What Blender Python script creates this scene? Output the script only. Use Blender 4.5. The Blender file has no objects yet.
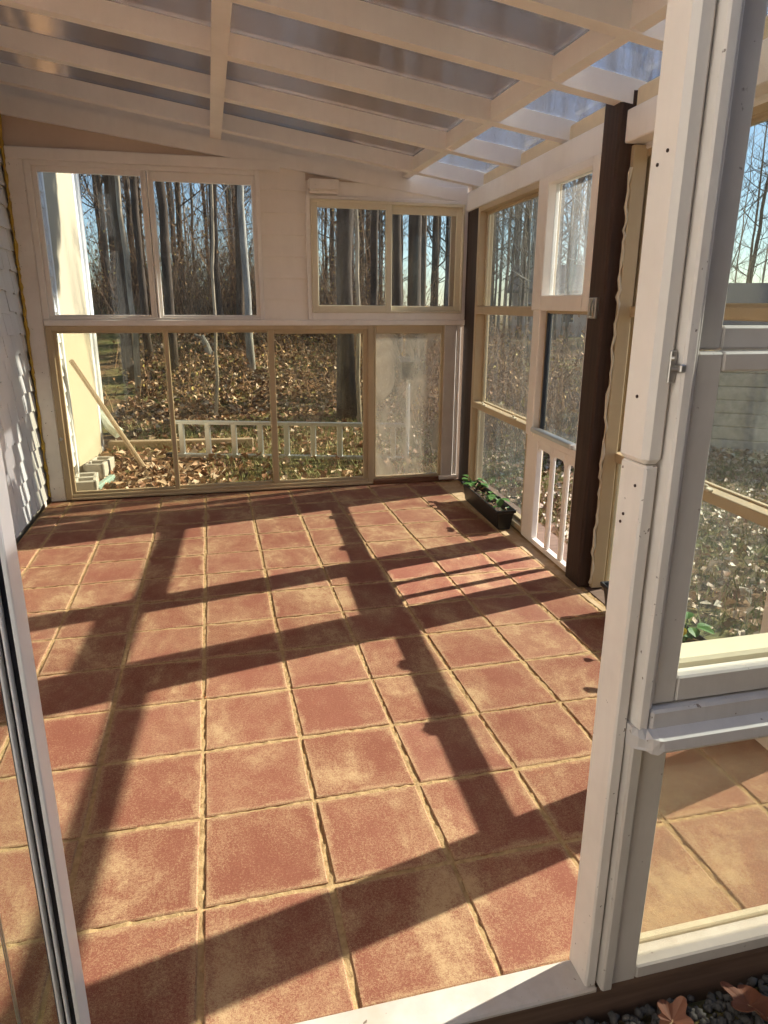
import bpy, bmesh, math, random
import numpy as np
from mathutils import Vector, Matrix

S = 0.35                      # metres per paving tile; lengths below are in tiles
random.seed(7)
rng = np.random.default_rng(7)
sc = bpy.context.scene
COL = sc.collection

# ------------------------------------------------------------------ materials
def newmat(name):
    m = bpy.data.materials.new(name); m.use_nodes = True
    nt = m.node_tree; nt.nodes.clear()
    return m, nt, nt.nodes, nt.links

def N(nt, typ, **kw):
    n = nt.nodes.new(typ)
    for k, v in kw.items():
        if k.startswith('i_'):
            key = k[2:]
            key = int(key) if key.isdigit() else key.replace('_', ' ')
            n.inputs[key].default_value = v
        else:
            setattr(n, k, v)
    return n

def ramp(nt, fac, stops):
    r = nt.nodes.new('ShaderNodeValToRGB')
    el = r.color_ramp.elements
    while len(el) < len(stops): el.new(0.5)
    for e, (p, c) in zip(el, stops):
        e.position = p; e.color = (*c, 1) if len(c) == 3 else c
    nt.links.new(fac, r.inputs[0])
    return r.outputs[0]

def mixc(nt, fac, a, b, blend='MIX'):
    m = nt.nodes.new('ShaderNodeMix'); m.data_type = 'RGBA'; m.blend_type = blend
    if isinstance(fac, (int, float)): m.inputs[0].default_value = fac
    else: nt.links.new(fac, m.inputs[0])
    for i, v in ((6, a), (7, b)):
        if isinstance(v, tuple): m.inputs[i].default_value = (*v, 1)
        else: nt.links.new(v, m.inputs[i])
    return m.outputs[2]

def math_(nt, op, a, b=None, clamp=False):
    m = nt.nodes.new('ShaderNodeMath'); m.operation = op; m.use_clamp = clamp
    for i, v in enumerate((a, b)):
        if v is None: continue
        if isinstance(v, (int, float)): m.inputs[i].default_value = v
        else: nt.links.new(v, m.inputs[i])
    return m.outputs[0]

def noise(nt, scale, detail=4, rough=0.6, stretch=None, coord='Object', dist=0.0):
    tc = nt.nodes.new('ShaderNodeTexCoord'); out = tc.outputs[coord]
    if stretch:
        mp = nt.nodes.new('ShaderNodeMapping'); mp.inputs['Scale'].default_value = stretch
        nt.links.new(out, mp.inputs[0]); out = mp.outputs[0]
    n = nt.nodes.new('ShaderNodeTexNoise')
    n.inputs['Scale'].default_value = scale; n.inputs['Detail'].default_value = detail
    n.inputs['Roughness'].default_value = rough; n.inputs['Distortion'].default_value = dist
    nt.links.new(out, n.inputs['Vector'])
    return n.outputs['Fac']

def finish(nt, col, rough=0.6, bump=None, bstr=0.2, bdist=0.01, metallic=0.0, spec=0.4):
    p = nt.nodes.new('ShaderNodeBsdfPrincipled')
    if isinstance(col, tuple): p.inputs['Base Color'].default_value = (*col, 1)
    else: nt.links.new(col, p.inputs['Base Color'])
    if isinstance(rough, (int, float)): p.inputs['Roughness'].default_value = rough
    else: nt.links.new(rough, p.inputs['Roughness'])
    p.inputs['Metallic'].default_value = metallic
    p.inputs['Specular IOR Level'].default_value = spec
    if bump is not None:
        b = nt.nodes.new('ShaderNodeBump'); b.inputs['Strength'].default_value = bstr
        b.inputs['Distance'].default_value = bdist
        nt.links.new(bump, b.inputs['Height']); nt.links.new(b.outputs[0], p.inputs['Normal'])
    o = nt.nodes.new('ShaderNodeOutputMaterial'); nt.links.new(p.outputs[0], o.inputs[0])
    return p

def paint(name, col, dirt=(0.35, 0.28, 0.22), amount=0.35, rough=0.55, grain=(1, 1, 0.12), chips=0.0):
    m, nt, nd, lk = newmat(name)
    big = noise(nt, 2.2, 5, 0.65)
    gr = noise(nt, 22, 6, 0.7, grain)
    f = math_(nt, 'MULTIPLY', ramp(nt, big, [(0.42, (0, 0, 0)), (0.8, (1, 1, 1))]), amount)
    c = mixc(nt, f, col, dirt)
    f2 = math_(nt, 'MULTIPLY', ramp(nt, gr, [(0.5, (0, 0, 0)), (0.75, (1, 1, 1))]), amount * 0.6)
    c = mixc(nt, f2, c, tuple(x * 0.72 for x in col))
    if chips:
        ch = noise(nt, 55, 3, 0.5)
        f3 = math_(nt, 'MULTIPLY', ramp(nt, ch, [(0.70, (0, 0, 0)), (0.735, (1, 1, 1))]), chips)
        c = mixc(nt, f3, c, (0.16, 0.11, 0.08))
    finish(nt, c, rough, gr, 0.12, 0.004)
    return m

def wood(name, c1, c2, stretch=(1, 1, 0.06), scale=30, rough=0.7):
    m, nt, nd, lk = newmat(name)
    g = noise(nt, scale, 6, 0.65, stretch, dist=0.4)
    finish(nt, ramp(nt, g, [(0.3, c1), (0.7, c2)]), rough, g, 0.25, 0.005)
    return m

def plain(name, col, rough=0.6, metallic=0.0, var=0.15, scale=14):
    m, nt, nd, lk = newmat(name)
    g = noise(nt, scale, 4)
    c = mixc(nt, g, tuple(x * (1 - var) for x in col), tuple(min(1, x * (1 + var)) for x in col))
    finish(nt, c, rough, g, 0.1, 0.003, metallic)
    return m

def glass(name, tint=(0.93, 0.95, 0.93), dirt=0.08, dirt_col=(0.75, 0.70, 0.60), streak=(1, 1, 0.35), scale=6, lo=0.4, hi=0.8, base=0.02, gloss=1.0, spots=0.0, ior=1.3, grough=0.02):
    """clear pane: Fresnel reflection over a tinted see-through pane, with a film of dirt"""
    m, nt, nd, lk = newmat(name)
    tr = N(nt, 'ShaderNodeBsdfTransparent'); tr.inputs[0].default_value = (*tint, 1)
    gl = N(nt, 'ShaderNodeBsdfGlossy'); gl.inputs['Roughness'].default_value = grough
    gl.inputs[0].default_value = (0.9, 0.9, 0.9, 1)
    fr = N(nt, 'ShaderNodeFresnel'); 
    gg = N(nt, 'ShaderNodeNewGeometry')     # the same reflectance from either face of the thin pane
    lk.new(math_(nt, 'ADD', ior, math_(nt, 'MULTIPLY', gg.outputs['Backfacing'], 1.0 / ior - ior)), fr.inputs[0])
    mx = N(nt, 'ShaderNodeMixShader')
    lk.new(math_(nt, 'MULTIPLY', fr.outputs[0], gloss), mx.inputs[0]); lk.new(tr.outputs[0], mx.inputs[1]); lk.new(gl.outputs[0], mx.inputs[2])
    df = N(nt, 'ShaderNodeBsdfDiffuse'); df.inputs[0].default_value = (*dirt_col, 1)
    tl = N(nt, 'ShaderNodeBsdfTranslucent'); tl.inputs[0].default_value = (*dirt_col, 1)
    dm = N(nt, 'ShaderNodeMixShader'); dm.inputs[0].default_value = 0.5
    lk.new(df.outputs[0], dm.inputs[1]); lk.new(tl.outputs[0], dm.inputs[2])
    n1 = noise(nt, scale, 7, 0.7, streak, dist=0.8)
    f = math_(nt, 'MULTIPLY', ramp(nt, n1, [(lo, (0, 0, 0)), (hi, (1, 1, 1))]), dirt)
    f = math_(nt, 'ADD', f, base)
    if spots:
        n2 = noise(nt, 60, 2, 0.5)
        f = math_(nt, 'ADD', f, math_(nt, 'MULTIPLY', ramp(nt, n2, [(0.66, (0, 0, 0)), (0.72, (1, 1, 1))]), spots))
    fin = N(nt, 'ShaderNodeMixShader')
    lk.new(f, fin.inputs[0]); lk.new(mx.outputs[0], fin.inputs[1]); lk.new(dm.outputs[0], fin.inputs[2])
    o = N(nt, 'ShaderNodeOutputMaterial'); lk.new(fin.outputs[0], o.inputs[0])
    return m

M = {}
M['white'] = paint('white_paint', (0.85, 0.80, 0.735), amount=0.22)
M['white_old'] = paint('weathered_white_paint', (0.83, 0.78, 0.72), dirt=(0.36, 0.28, 0.2), amount=0.35, chips=0.9)
M['threshold'] = paint('sandy_threshold_paint', (0.60, 0.57, 0.54), dirt=(0.40, 0.27, 0.15), amount=0.9, chips=0.9)
M['grey_white'] = paint('greyish_white_paint', (0.62, 0.58, 0.53), dirt=(0.30, 0.25, 0.20), amount=0.4, chips=0.6)
M['sill_paint'] = paint('bleached_sill_paint', (0.60, 0.57, 0.55), dirt=(0.26, 0.20, 0.15), amount=0.6, chips=0.9)
M['almond'] = paint('almond_frame', (0.50, 0.385, 0.235), dirt=(0.26, 0.18, 0.10), amount=0.3, rough=0.4)
M['cream'] = paint('cream_frame', (0.72, 0.65, 0.48), dirt=(0.40, 0.32, 0.2), amount=0.2, rough=0.4)
M['pine'] = paint('unpainted_pine', (0.62, 0.45, 0.24), dirt=(0.45, 0.28, 0.12), amount=0.35, rough=0.6)
M['dark_post'] = wood('dark_brown_post', (0.020, 0.010, 0.007), (0.062, 0.030, 0.019))
M['sill_wood'] = wood('red_brown_sill_timber', (0.13, 0.050, 0.024), (0.24, 0.105, 0.052), stretch=(0.06, 1, 1))
M['base_wood'] = wood('brown_base_board', (0.11, 0.066, 0.046), (0.21, 0.13, 0.09), stretch=(0.06, 1, 1))
M['raw_timber'] = wood('bleached_timber', (0.30, 0.21, 0.13), (0.50, 0.38, 0.25), stretch=(0.08, 1, 1))
M['siding'] = paint('vinyl_shakes', (0.66, 0.655, 0.645), dirt=(0.45, 0.42, 0.38), amount=0.12, rough=0.5)
M['clap'] = paint('painted_clapboard', (0.85, 0.785, 0.70), amount=0.2)
M['panelwood'] = paint('painted_gable_board', (0.60, 0.47, 0.37), dirt=(0.42, 0.29, 0.2), amount=0.35, grain=(0.1, 1, 1))
M['stucco'] = plain('cream_chimney_wall', (0.40, 0.345, 0.25), 0.8, var=0.1)
M['alum'] = plain('bare_aluminium', (0.62, 0.64, 0.66), 0.35, 0.9, 0.08)
M['door_white'] = plain('white_door_enamel', (0.80, 0.80, 0.80), 0.3, 0.0, 0.03)
M['gasket'] = plain('black_gasket', (0.012, 0.016, 0.03), 0.4)
M['steel'] = plain('zinc_plated_steel', (0.45, 0.43, 0.40), 0.35, 0.9)
M['plastic_black'] = plain('black_plastic', (0.013, 0.012, 0.013), 0.45)
M['soil'] = plain('dry_potting_soil', (0.075, 0.045, 0.028), 0.95, var=0.6, scale=40)
M['leaf_green'] = plain('green_leaf', (0.075, 0.17, 0.035), 0.45, var=0.5, scale=20)
M['leaf_yellow'] = plain('yellowing_leaf', (0.55, 0.45, 0.06), 0.5)
M['stem_dry'] = plain('dry_stem', (0.38, 0.25, 0.14), 0.8)
M['foam_block'] = plain('pale_yellow_eave_block', (0.70, 0.56, 0.36), 0.8, var=0.12)
M['foam'] = plain('yellow_spray_foam', (0.50, 0.33, 0.06), 0.8, var=0.4, scale=18)
M['foam_white'] = plain('pale_spray_foam', (0.62, 0.55, 0.42), 0.85, var=0.2)
M['concrete'] = plain('concrete', (0.40, 0.37, 0.32), 0.9, var=0.25)
M['galv'] = plain('pale_green_downspout', (0.60, 0.64, 0.55), 0.45)
M['teal_pipe'] = plain('weathered_green_pipe', (0.24, 0.34, 0.30), 0.6)
M['house_pink'] = plain('pale_pinkish_house_wall', (0.62, 0.52, 0.47), 0.8, var=0.06)
M['roof_grey'] = plain('grey_shingle_roof', (0.16, 0.14, 0.14), 0.9)
M['shed_grey'] = wood('grey_weathered_boards', (0.28, 0.25, 0.22), (0.46, 0.42, 0.38), stretch=(1, 0.1, 1), scale=14)
M['dry_leaf'] = plain('rust_brown_leaf', (0.17, 0.06, 0.03), 0.7, var=0.4)
M['pebble'] = plain('grey_pebble', (0.085, 0.08, 0.075), 0.8, var=0.6, scale=9)
M['window_dark'] = plain('dark_window_pane', (0.03, 0.035, 0.04), 0.1)

M['glass'] = glass('window_glass', dirt=0.035, base=0.008, spots=0.02)
M['glass_film'] = glass('old_slider_glass', tint=(0.90, 0.90, 0.80), dirt=0.06, base=0.015, dirt_col=(0.70, 0.60, 0.42), spots=0.05)
M['glass_side'] = glass('streaked_side_glass', tint=(0.88, 0.90, 0.87), dirt=0.07, base=0.015, dirt_col=(0.50, 0.52, 0.50), streak=(1, 1, 0.08), scale=14, spots=0.02)
M['glass_storm'] = glass('hazy_storm_pane', dirt=0.22, base=0.05, dirt_col=(0.80, 0.80, 0.78), streak=(1, 1, 0.10), scale=9)
M['glass_haze'] = glass('hazed_panel', tint=(0.93, 0.92, 0.88), dirt=0.42, base=0.12, dirt_col=(0.80, 0.74, 0.60), streak=(1, 1, 0.5), scale=3.2, lo=0.3, hi=0.75, spots=0.1)
M['glass_dusty'] = glass('dusty_lower_pane', tint=(0.95, 0.94, 0.9), dirt=0.26, base=0.08, dirt_col=(0.72, 0.60, 0.44), streak=(1, 1, 1), scale=2.5, lo=0.3, hi=0.8, spots=0.05)
M['roof_sheet'] = roof_glass = glass('brown_roof_sheet', tint=(0.74, 0.60, 0.49), dirt=0.07, base=0.04, dirt_col=(0.50, 0.40, 0.32), streak=(0.15, 1.2, 1), scale=3, lo=0.35, hi=0.8, gloss=1.0, ior=1.5, grough=0.12)  # brown tint put in to darken what shows through; eave sheets stay clear

M['eave_sheet'] = glass('clear_eave_sheet', tint=(0.94, 0.94, 0.95), dirt=0.10, base=0.04, dirt_col=(0.6, 0.58, 0.56), streak=(0.15, 1.2, 1), scale=4, lo=0.35, hi=0.8, gloss=1.0, ior=1.45, grough=0.1)
def blur_through(m, mixf=0.75):
    """the sheet is slightly ribbed: part of what is seen through it is scattered"""
    nt = m.node_tree
    for n in [n for n in nt.nodes if n.type == 'BSDF_TRANSPARENT']:
        dst = n.outputs[0].links[0].to_socket
        rf = N(nt, 'ShaderNodeBsdfRefraction'); rf.inputs['Color'].default_value = n.inputs[0].default_value
        rf.inputs['Roughness'].default_value = 0.16; rf.inputs['IOR'].default_value = 1.12
        mx = N(nt, 'ShaderNodeMixShader'); mx.inputs[0].default_value = mixf
        nt.links.new(n.outputs[0], mx.inputs[1]); nt.links.new(rf.outputs[0], mx.inputs[2]); nt.links.new(mx.outputs[0], dst)
blur_through(M['roof_sheet']); blur_through(M['eave_sheet'], 0.5)

def floor_mats():
    m, nt, nd, lk = newmat('terracotta_paver')
    geo = N(nt, 'ShaderNodeNewGeometry')
    rnd = geo.outputs['Random Per Island']
    base = ramp(nt, rnd, [(0.0, (0.205, 0.066, 0.041)), (0.35, (0.25, 0.090, 0.058)), (0.7, (0.22, 0.075, 0.046)), (1.0, (0.29, 0.118, 0.080))])
    n1 = noise(nt, 9, 6, 0.7)
    base = mixc(nt, math_(nt, 'MULTIPLY', ramp(nt, n1, [(0.35, (0, 0, 0)), (0.75, (1, 1, 1))]), 0.5), base, (0.18, 0.048, 0.027))
    # sand left on the pavers: along their edges and in swept patches
    uv = N(nt, 'ShaderNodeUVMap'); sep = N(nt, 'ShaderNodeSeparateXYZ'); lk.new(uv.outputs[0], sep.inputs[0])
    def edge(o):
        return math_(nt, 'MINIMUM', o, math_(nt, 'SUBTRACT', 1.0, o))
    e = math_(nt, 'MINIMUM', edge(sep.outputs[0]), edge(sep.outputs[1]))
    nz = noise(nt, 7, 5, 0.7)
    fine = noise(nt, 130, 3, 0.75)
    grain = noise(nt, 330, 2, 0.8)
    ed = math_(nt, 'ADD', e, math_(nt, 'MULTIPLY', math_(nt, 'SUBTRACT', nz, 0.5), 0.30))
    f_edge = ramp(nt, ed, [(0.0, (1, 1, 1)), (0.07, (0, 0, 0))])
    sw = noise(nt, 2.3, 7, 0.75, (1.0, 0.7, 1), dist=0.25)
    f_sw = ramp(nt, sw, [(0.40, (0.0, 0.0, 0.0)), (0.54, (0.30, 0.30, 0.30)), (0.68, (1, 1, 1))])
    f = math_(nt, 'MAXIMUM', math_(nt, 'MULTIPLY', f_edge, 0.55), f_sw)
    # loose grains: the more sand lies there, the more of them show
    th = math_(nt, 'ADD', math_(nt, 'MULTIPLY', fine, 0.45), math_(nt, 'MULTIPLY', grain, 0.55))
    th = math_(nt, 'ADD', th, math_(nt, 'MULTIPLY', f, 0.34))
    f2 = ramp(nt, th, [(0.52, (0, 0, 0)), (0.80, (1, 1, 1))])
    c = mixc(nt, f2, base, (0.47, 0.315, 0.172))
    finish(nt, c, 0.85, math_(nt, 'ADD', fine, n1), 0.25, 0.004, spec=0.25)
    m2, nt, nd, lk = newmat('joint_sand')
    a = noise(nt, 40, 5, 0.7); b = noise(nt, 3, 3)
    c = ramp(nt, a, [(0.3, (0.30, 0.19, 0.09)), (0.7, (0.56, 0.39, 0.20))])
    c = mixc(nt, math_(nt, 'MULTIPLY', ramp(nt, b, [(0.5, (0, 0, 0)), (0.75, (1, 1, 1))]), 0.4), c, (0.30, 0.16, 0.08))
    finish(nt, c, 0.95, a, 0.7, 0.01, spec=0.1)
    m3, nt, nd, lk = newmat('sandy_border_tile')
    a = noise(nt, 12, 6, 0.7); fn = noise(nt, 90, 3)
    c = ramp(nt, a, [(0.3, (0.42, 0.27, 0.15)), (0.7, (0.60, 0.45, 0.28))])
    finish(nt, c, 0.9, fn, 0.3, 0.005, spec=0.2)
    return m, m2, m3
M['paver'], M['sand'], M['border'] = floor_mats()

def ground_mat():
    m, nt, nd, lk = newmat('leafy_ground')
    a = noise(nt, 0.9, 6, 0.7); b = noise(nt, 9, 6, 0.75)
    c = ramp(nt, b, [(0.3, (0.055, 0.034, 0.020)), (0.5, (0.15, 0.085, 0.045)), (0.72, (0.34, 0.22, 0.13))])
    g = ramp(nt, b, [(0.3, (0.06, 0.07, 0.022)), (0.7, (0.24, 0.235, 0.09))])
    c = mixc(nt, ramp(nt, a, [(0.45, (0, 0, 0)), (0.62, (1, 1, 1))]), c, g)
    finish(nt, c, 0.95, b, 0.8, 0.03, spec=0.1)
    return m
M['ground'] = ground_mat()

def island_mat(name, stops, rough=0.7, trans=0.0):
    m, nt, nd, lk = newmat(name)
    geo = N(nt, 'ShaderNodeNewGeometry')
    c = ramp(nt, geo.outputs['Random Per Island'], stops)
    p = finish(nt, c, rough, spec=0.3)
    return m
M['litter'] = island_mat('fallen_leaf_mix', [(0, (0.12, 0.055, 0.028)), (0.3, (0.26, 0.12, 0.06)), (0.55, (0.38, 0.22, 0.12)), (0.8, (0.48, 0.34, 0.22)), (1, (0.58, 0.46, 0.34))], 0.6)
M['litter_pale'] = island_mat('pale_leaf_mix', [(0, (0.15, 0.07, 0.035)), (0.3, (0.34, 0.19, 0.11)), (0.6, (0.52, 0.38, 0.26)), (1, (0.70, 0.60, 0.48))], 0.6)  # paler mix than litter, for the lawn outside the right wall
M['brush'] = island_mat('dry_brush', [(0, (0.055, 0.035, 0.025)), (0.5, (0.15, 0.09, 0.055)), (0.8, (0.27, 0.15, 0.08)), (1, (0.42, 0.26, 0.14))], 0.8)
M['brush_leaf'] = island_mat('clinging_leaf', [(0, (0.22, 0.10, 0.045)), (0.5, (0.36, 0.20, 0.09)), (0.85, (0.46, 0.30, 0.10)), (1, (0.50, 0.40, 0.10))], 0.7)
M['blade'] = island_mat('lawn_blade', [(0, (0.09, 0.12, 0.03)), (0.5, (0.20, 0.215, 0.07)), (1, (0.42, 0.37, 0.18))], 0.7)

def bark(name, c1, c2):
    m, nt, nd, lk = newmat(name)
    g = noise(nt, 7, 8, 0.8, (1, 1, 0.22), dist=0.6)
    finish(nt, ramp(nt, g, [(0.32, c1), (0.68, c2)]), 0.9, g, 0.6, 0.03, spec=0.15)
    return m
M['bark_dark'] = bark('dark_bark', (0.018, 0.013, 0.011), (0.125, 0.095, 0.075))
M['bark_brown'] = bark('brown_bark', (0.035, 0.024, 0.018), (0.20, 0.145, 0.10))
M['bark_pale'] = bark('pale_bark', (0.16, 0.12, 0.085), (0.58, 0.49, 0.37))
M['bark_grey'] = bark('grey_bark', (0.13, 0.12, 0.105), (0.50, 0.48, 0.44))

# ------------------------------------------------------------------ mesh helpers
class MB:
    """collects shapes (tile units, in some frame) and links them as one mesh object"""
    def __init__(s): s.v = []; s.f = []; s.m = []
    def add(s, vs, fs, mi=0):
        b = len(s.v); s.v += [tuple(v) for v in vs]; s.f += [tuple(b + i for i in f) for f in fs]; s.m += [mi] * len(fs)
        return s
    def box(s, x0, x1, y0, y1, z0, z1, b=0.012, mi=0):
        x0, x1 = min(x0, x1), max(x0, x1); y0, y1 = min(y0, y1), max(y0, y1); z0, z1 = min(z0, z1), max(z0, z1)
        b = min(b, (x1 - x0) * .3, (y1 - y0) * .3, (z1 - z0) * .3)
        vs = []; idx = {}
        X = (x0, x1); Y = (y0, y1); Z = (z0, z1)
        for i in (0, 1):
            for j in (0, 1):
                for k in (0, 1):
                    sx, sy, sz = (1 - 2 * i) * b, (1 - 2 * j) * b, (1 - 2 * k) * b
                    for a, d in enumerate(((0, sy, sz), (sx, 0, sz), (sx, sy, 0))):
                        idx[i, j, k, a] = len(vs); vs.append((X[i] + d[0], Y[j] + d[1], Z[k] + d[2]))
        fs = []
        for i in (0, 1): fs.append([idx[i, j, k, 0] for j, k in ((0, 0), (1, 0), (1, 1), (0, 1))][::(1 if i else -1)])
        for j in (0, 1): fs.append([idx[i, j, k, 1] for i, k in ((0, 0), (1, 0), (1, 1), (0, 1))][::(-1 if j else 1)])
        for k in (0, 1): fs.append([idx[i, j, k, 2] for i, j in ((0, 0), (1, 0), (1, 1), (0, 1))][::(1 if k else -1)])
        for i in (0, 1):
            for j in (0, 1): fs.append([idx[i, j, 0, 0], idx[i, j, 0, 1], idx[i, j, 1, 1], idx[i, j, 1, 0]])
        for i in (0, 1):
            for k in (0, 1): fs.append([idx[i, 0, k, 0], idx[i, 0, k, 2], idx[i, 1, k, 2], idx[i, 1, k, 0]])
        for j in (0, 1):
            for k in (0, 1): fs.append([idx[0, j, k, 1], idx[0, j, k, 2], idx[1, j, k, 2], idx[1, j, k, 1]])
        for i in (0, 1):
            for j in (0, 1):
                for k in (0, 1): fs.append([idx[i, j, k, 0], idx[i, j, k, 1], idx[i, j, k, 2]])
        return s.add(vs, fs, mi)
    def prism(s, poly, axis, a0, a1, mi=0):
        """extrude a 2-D outline along axis 0/1/2; the outline gives the other two coordinates in order"""
        def mk(p, a):
            q = list(p); q.insert(axis, a); return q
        n = len(poly); vs = [mk(p, a0) for p in poly] + [mk(p, a1) for p in poly]
        fs = [list(range(n))[::-1], list(range(n, 2 * n))] + [[i, (i + 1) % n, n + (i + 1) % n, n + i] for i in range(n)]
        return s.add(vs, fs, mi)
    def tube(s, pts, rad, n=8, mi=0, caps=True):
        pts = [Vector(p) for p in pts]; rings = []
        vs = []; fs = []
        for i, p in enumerate(pts):
            d = (pts[min(i + 1, len(pts) - 1)] - pts[max(i - 1, 0)]).normalized()
            u = d.cross(Vector((0.31, 0.95, 0.07)) if abs(d.z) > .9 else Vector((0, 0, 1))).normalized(); w = d.cross(u)
            r = rad[i] if isinstance(rad, (list, tuple)) else rad
            for k in range(n):
                a = 2 * math.pi * k / n
                vs.append(p + (u * math.cos(a) + w * math.sin(a)) * r)
        for i in range(len(pts) - 1):
            for k in range(n):
                fs.append([i * n + k, i * n + (k + 1) % n, (i + 1) * n + (k + 1) % n, (i + 1) * n + k])
        if caps: fs.append(list(range(n))[::-1]); fs.append(list(range((len(pts) - 1) * n, len(pts) * n)))
        return s.add(vs, fs, mi)
    def build(s, name, mat, frame=None, parent=None, base=(0, 0, 0), smooth=False, fix=True):
        me = bpy.data.meshes.new(name)
        b = base
        me.from_pydata([((v[0] - b[0]) * S, (v[1] - b[1]) * S, (v[2] - b[2]) * S) for v in s.v], [], s.f)
        for m in (mat if isinstance(mat, (list, tuple)) else [mat]): me.materials.append(m)
        if any(s.m): me.polygons.foreach_set('material_index', s.m)
        if fix:
            bm = bmesh.new(); bm.from_mesh(me); bmesh.ops.recalc_face_normals(bm, faces=bm.faces); bm.to_mesh(me); bm.free()
        if smooth: me.polygons.foreach_set('use_smooth', [True] * len(me.polygons))
        me.update()
        o = bpy.data.objects.new(name, me); COL.objects.link(o)
        if parent is not None: o.parent = parent
        else: place(o, frame, base)
        return o

class Frame:
    def __init__(s, ox=0, oy=0, rot=0): s.o = Vector((ox, oy, 0)); s.rot = rot
    def world(s, p):
        return Matrix.Rotation(s.rot, 3, 'Z') @ Vector(p) + s.o
W = Frame()
K = 0.06
RW = Frame(6.2 - K * 7.7, 0, -math.atan(K))       # the side wall stands a few degrees off the paving grid

def place(o, frame, base):
    frame = frame or W
    o.location = frame.world(base) * S; o.rotation_euler = (0, 0, frame.rot)

def tag(o, label=None, cat=None, group=None, kind=None):
    if label: o['label'] = label
    if cat: o['category'] = cat
    if group: o['group'] = group
    if kind: o['kind'] = kind
    return o

class Thing:
    def __init__(s, name, base, frame=None, label=None, cat=None, group=None, kind=None):
        s.base = base; s.o = bpy.data.objects.new(name, None); s.o.empty_display_size = 0.05; COL.objects.link(s.o)
        place(s.o, frame, base); tag(s.o, label, cat, group, kind)
    def part(s, name, mb, mat, parent=None, smooth=False):
        return mb.build(name, mat, None, parent or s.o, s.base, smooth)

def bars(mb, x0, x1, z0, z1, l, r, b, t, y0, y1, bev=0.012):
    """four bars of a frame lying in the x-z plane"""
    mb.box(x0, x0 + l, y0, y1, z0, z1, bev); mb.box(x1 - r, x1, y0, y1, z0, z1, bev)
    mb.box(x0 + l, x1 - r, y0, y1, z0, z0 + b, bev); mb.box(x0 + l, x1 - r, y0, y1, z1 - t, z1, bev)
    return mb
def bars_y(mb, y0, y1, z0, z1, l, r, b, t, x0, x1, bev=0.012):
    mb.box(x0, x1, y0, y0 + l, z0, z1, bev); mb.box(x0, x1, y1 - r, y1, z0, z1, bev)
    mb.box(x0, x1, y0 + l, y1 - r, z0, z0 + b, bev); mb.box(x0, x1, y0 + l, y1 - r, z1 - t, z1, bev)
    return mb

# ------------------------------------------------------------------ floor
def build_floor():
    v = []; f = []; mi = []; uvs = []
    def tile(x0, x1, y0, y1, mat, z=0.0):
        j = lambda s=0.011: random.uniform(-s, s)
        c = [(x0 + j(), y0 + j()), (x1 + j(), y0 + j()), (x1 + j(), y1 + j()), (x0 + j(), y1 + j())]
        cx, cy = (x0 + x1) / 2, (y0 + y1) / 2
        tx, ty = random.uniform(-.004, .004), random.uniform(-.004, .004)
        rings = [(0.0, -0.06), (0.0, -0.008), (0.012, 0.0)]
        b = len(v)
        for ins, dz in rings:
            for (x, y) in c:
                xx = x + (ins if x < cx else -ins); yy = y + (ins if y < cy else -ins)
                v.append((xx, yy, z + dz + tx * (xx - cx) + ty * (yy - cy)))
        for r in range(2):
            for k in range(4):
                f.append((b + r * 4 + k, b + r * 4 + (k + 1) % 4, b + r * 4 + 4 + (k + 1) % 4, b + r * 4 + 4 + k)); mi.append(mat); uvs.append([(0, 0)] * 4)
        f.append((b + 8, b + 9, b + 10, b + 11)); mi.append(mat); uvs.append([(0, 0), (1, 0), (1, 1), (0, 1)])
    g = 0.022
    xs = [(-3.48, -3)] + [(i, i + 1) for i in range(-3, 5)] + [(5, 5.8)]
    ys = [(-1.06, 0)] + [(i, i + 1) for i in range(0, 12)] + [(12, 12.38)]
    for (x0, x1) in xs:
        for (y0, y1) in ys:
            tile(x0 + g, x1 - g, y0 + g, y1 - g, 0)
    y = -1.0
    while y < 12.2:
        L = random.choice([0.95, 1.0, 1.05])
        xr = 6.2 + K * (y + L - 7.7) - 0.12
        tile(5.8 + 0.02, min(xr, 6.35), y + 0.015, y + L - 0.015, 2, -0.004); y += L
    # bed of joint sand, gently lumpy
    nx, ny = 150, 200; b = len(v)
    for j in range(ny + 1):
        for i in range(nx + 1):
            v.append((-3.5 + 10.1 * i / nx, -1.07 + 13.5 * j / ny, -0.014 + random.uniform(-0.008, 0.008)))
    for j in range(ny):
        for i in range(nx):
            a = b + j * (nx + 1) + i; f.append((a, a + 1, a + nx + 2, a + nx + 1)); mi.append(1); uvs.append([(0, 0)] * 4)
    me = bpy.data.meshes.new('floor'); me.from_pydata([(p[0] * S, p[1] * S, p[2] * S) for p in v], [], f)
    for k in ('paver', 'sand', 'border'): me.materials.append(M[k])
    me.polygons.foreach_set('material_index', mi)
    uvl = me.uv_layers.new(name='UVMap')
    uvl.data.foreach_set('uv', [c for q in uvs for p in q for c in p])
    o = bpy.data.objects.new('floor', me); COL.objects.link(o)
    tag(o, 'floor of square terracotta pavers with sandy joints', 'floor', kind='structure')
build_floor()

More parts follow.
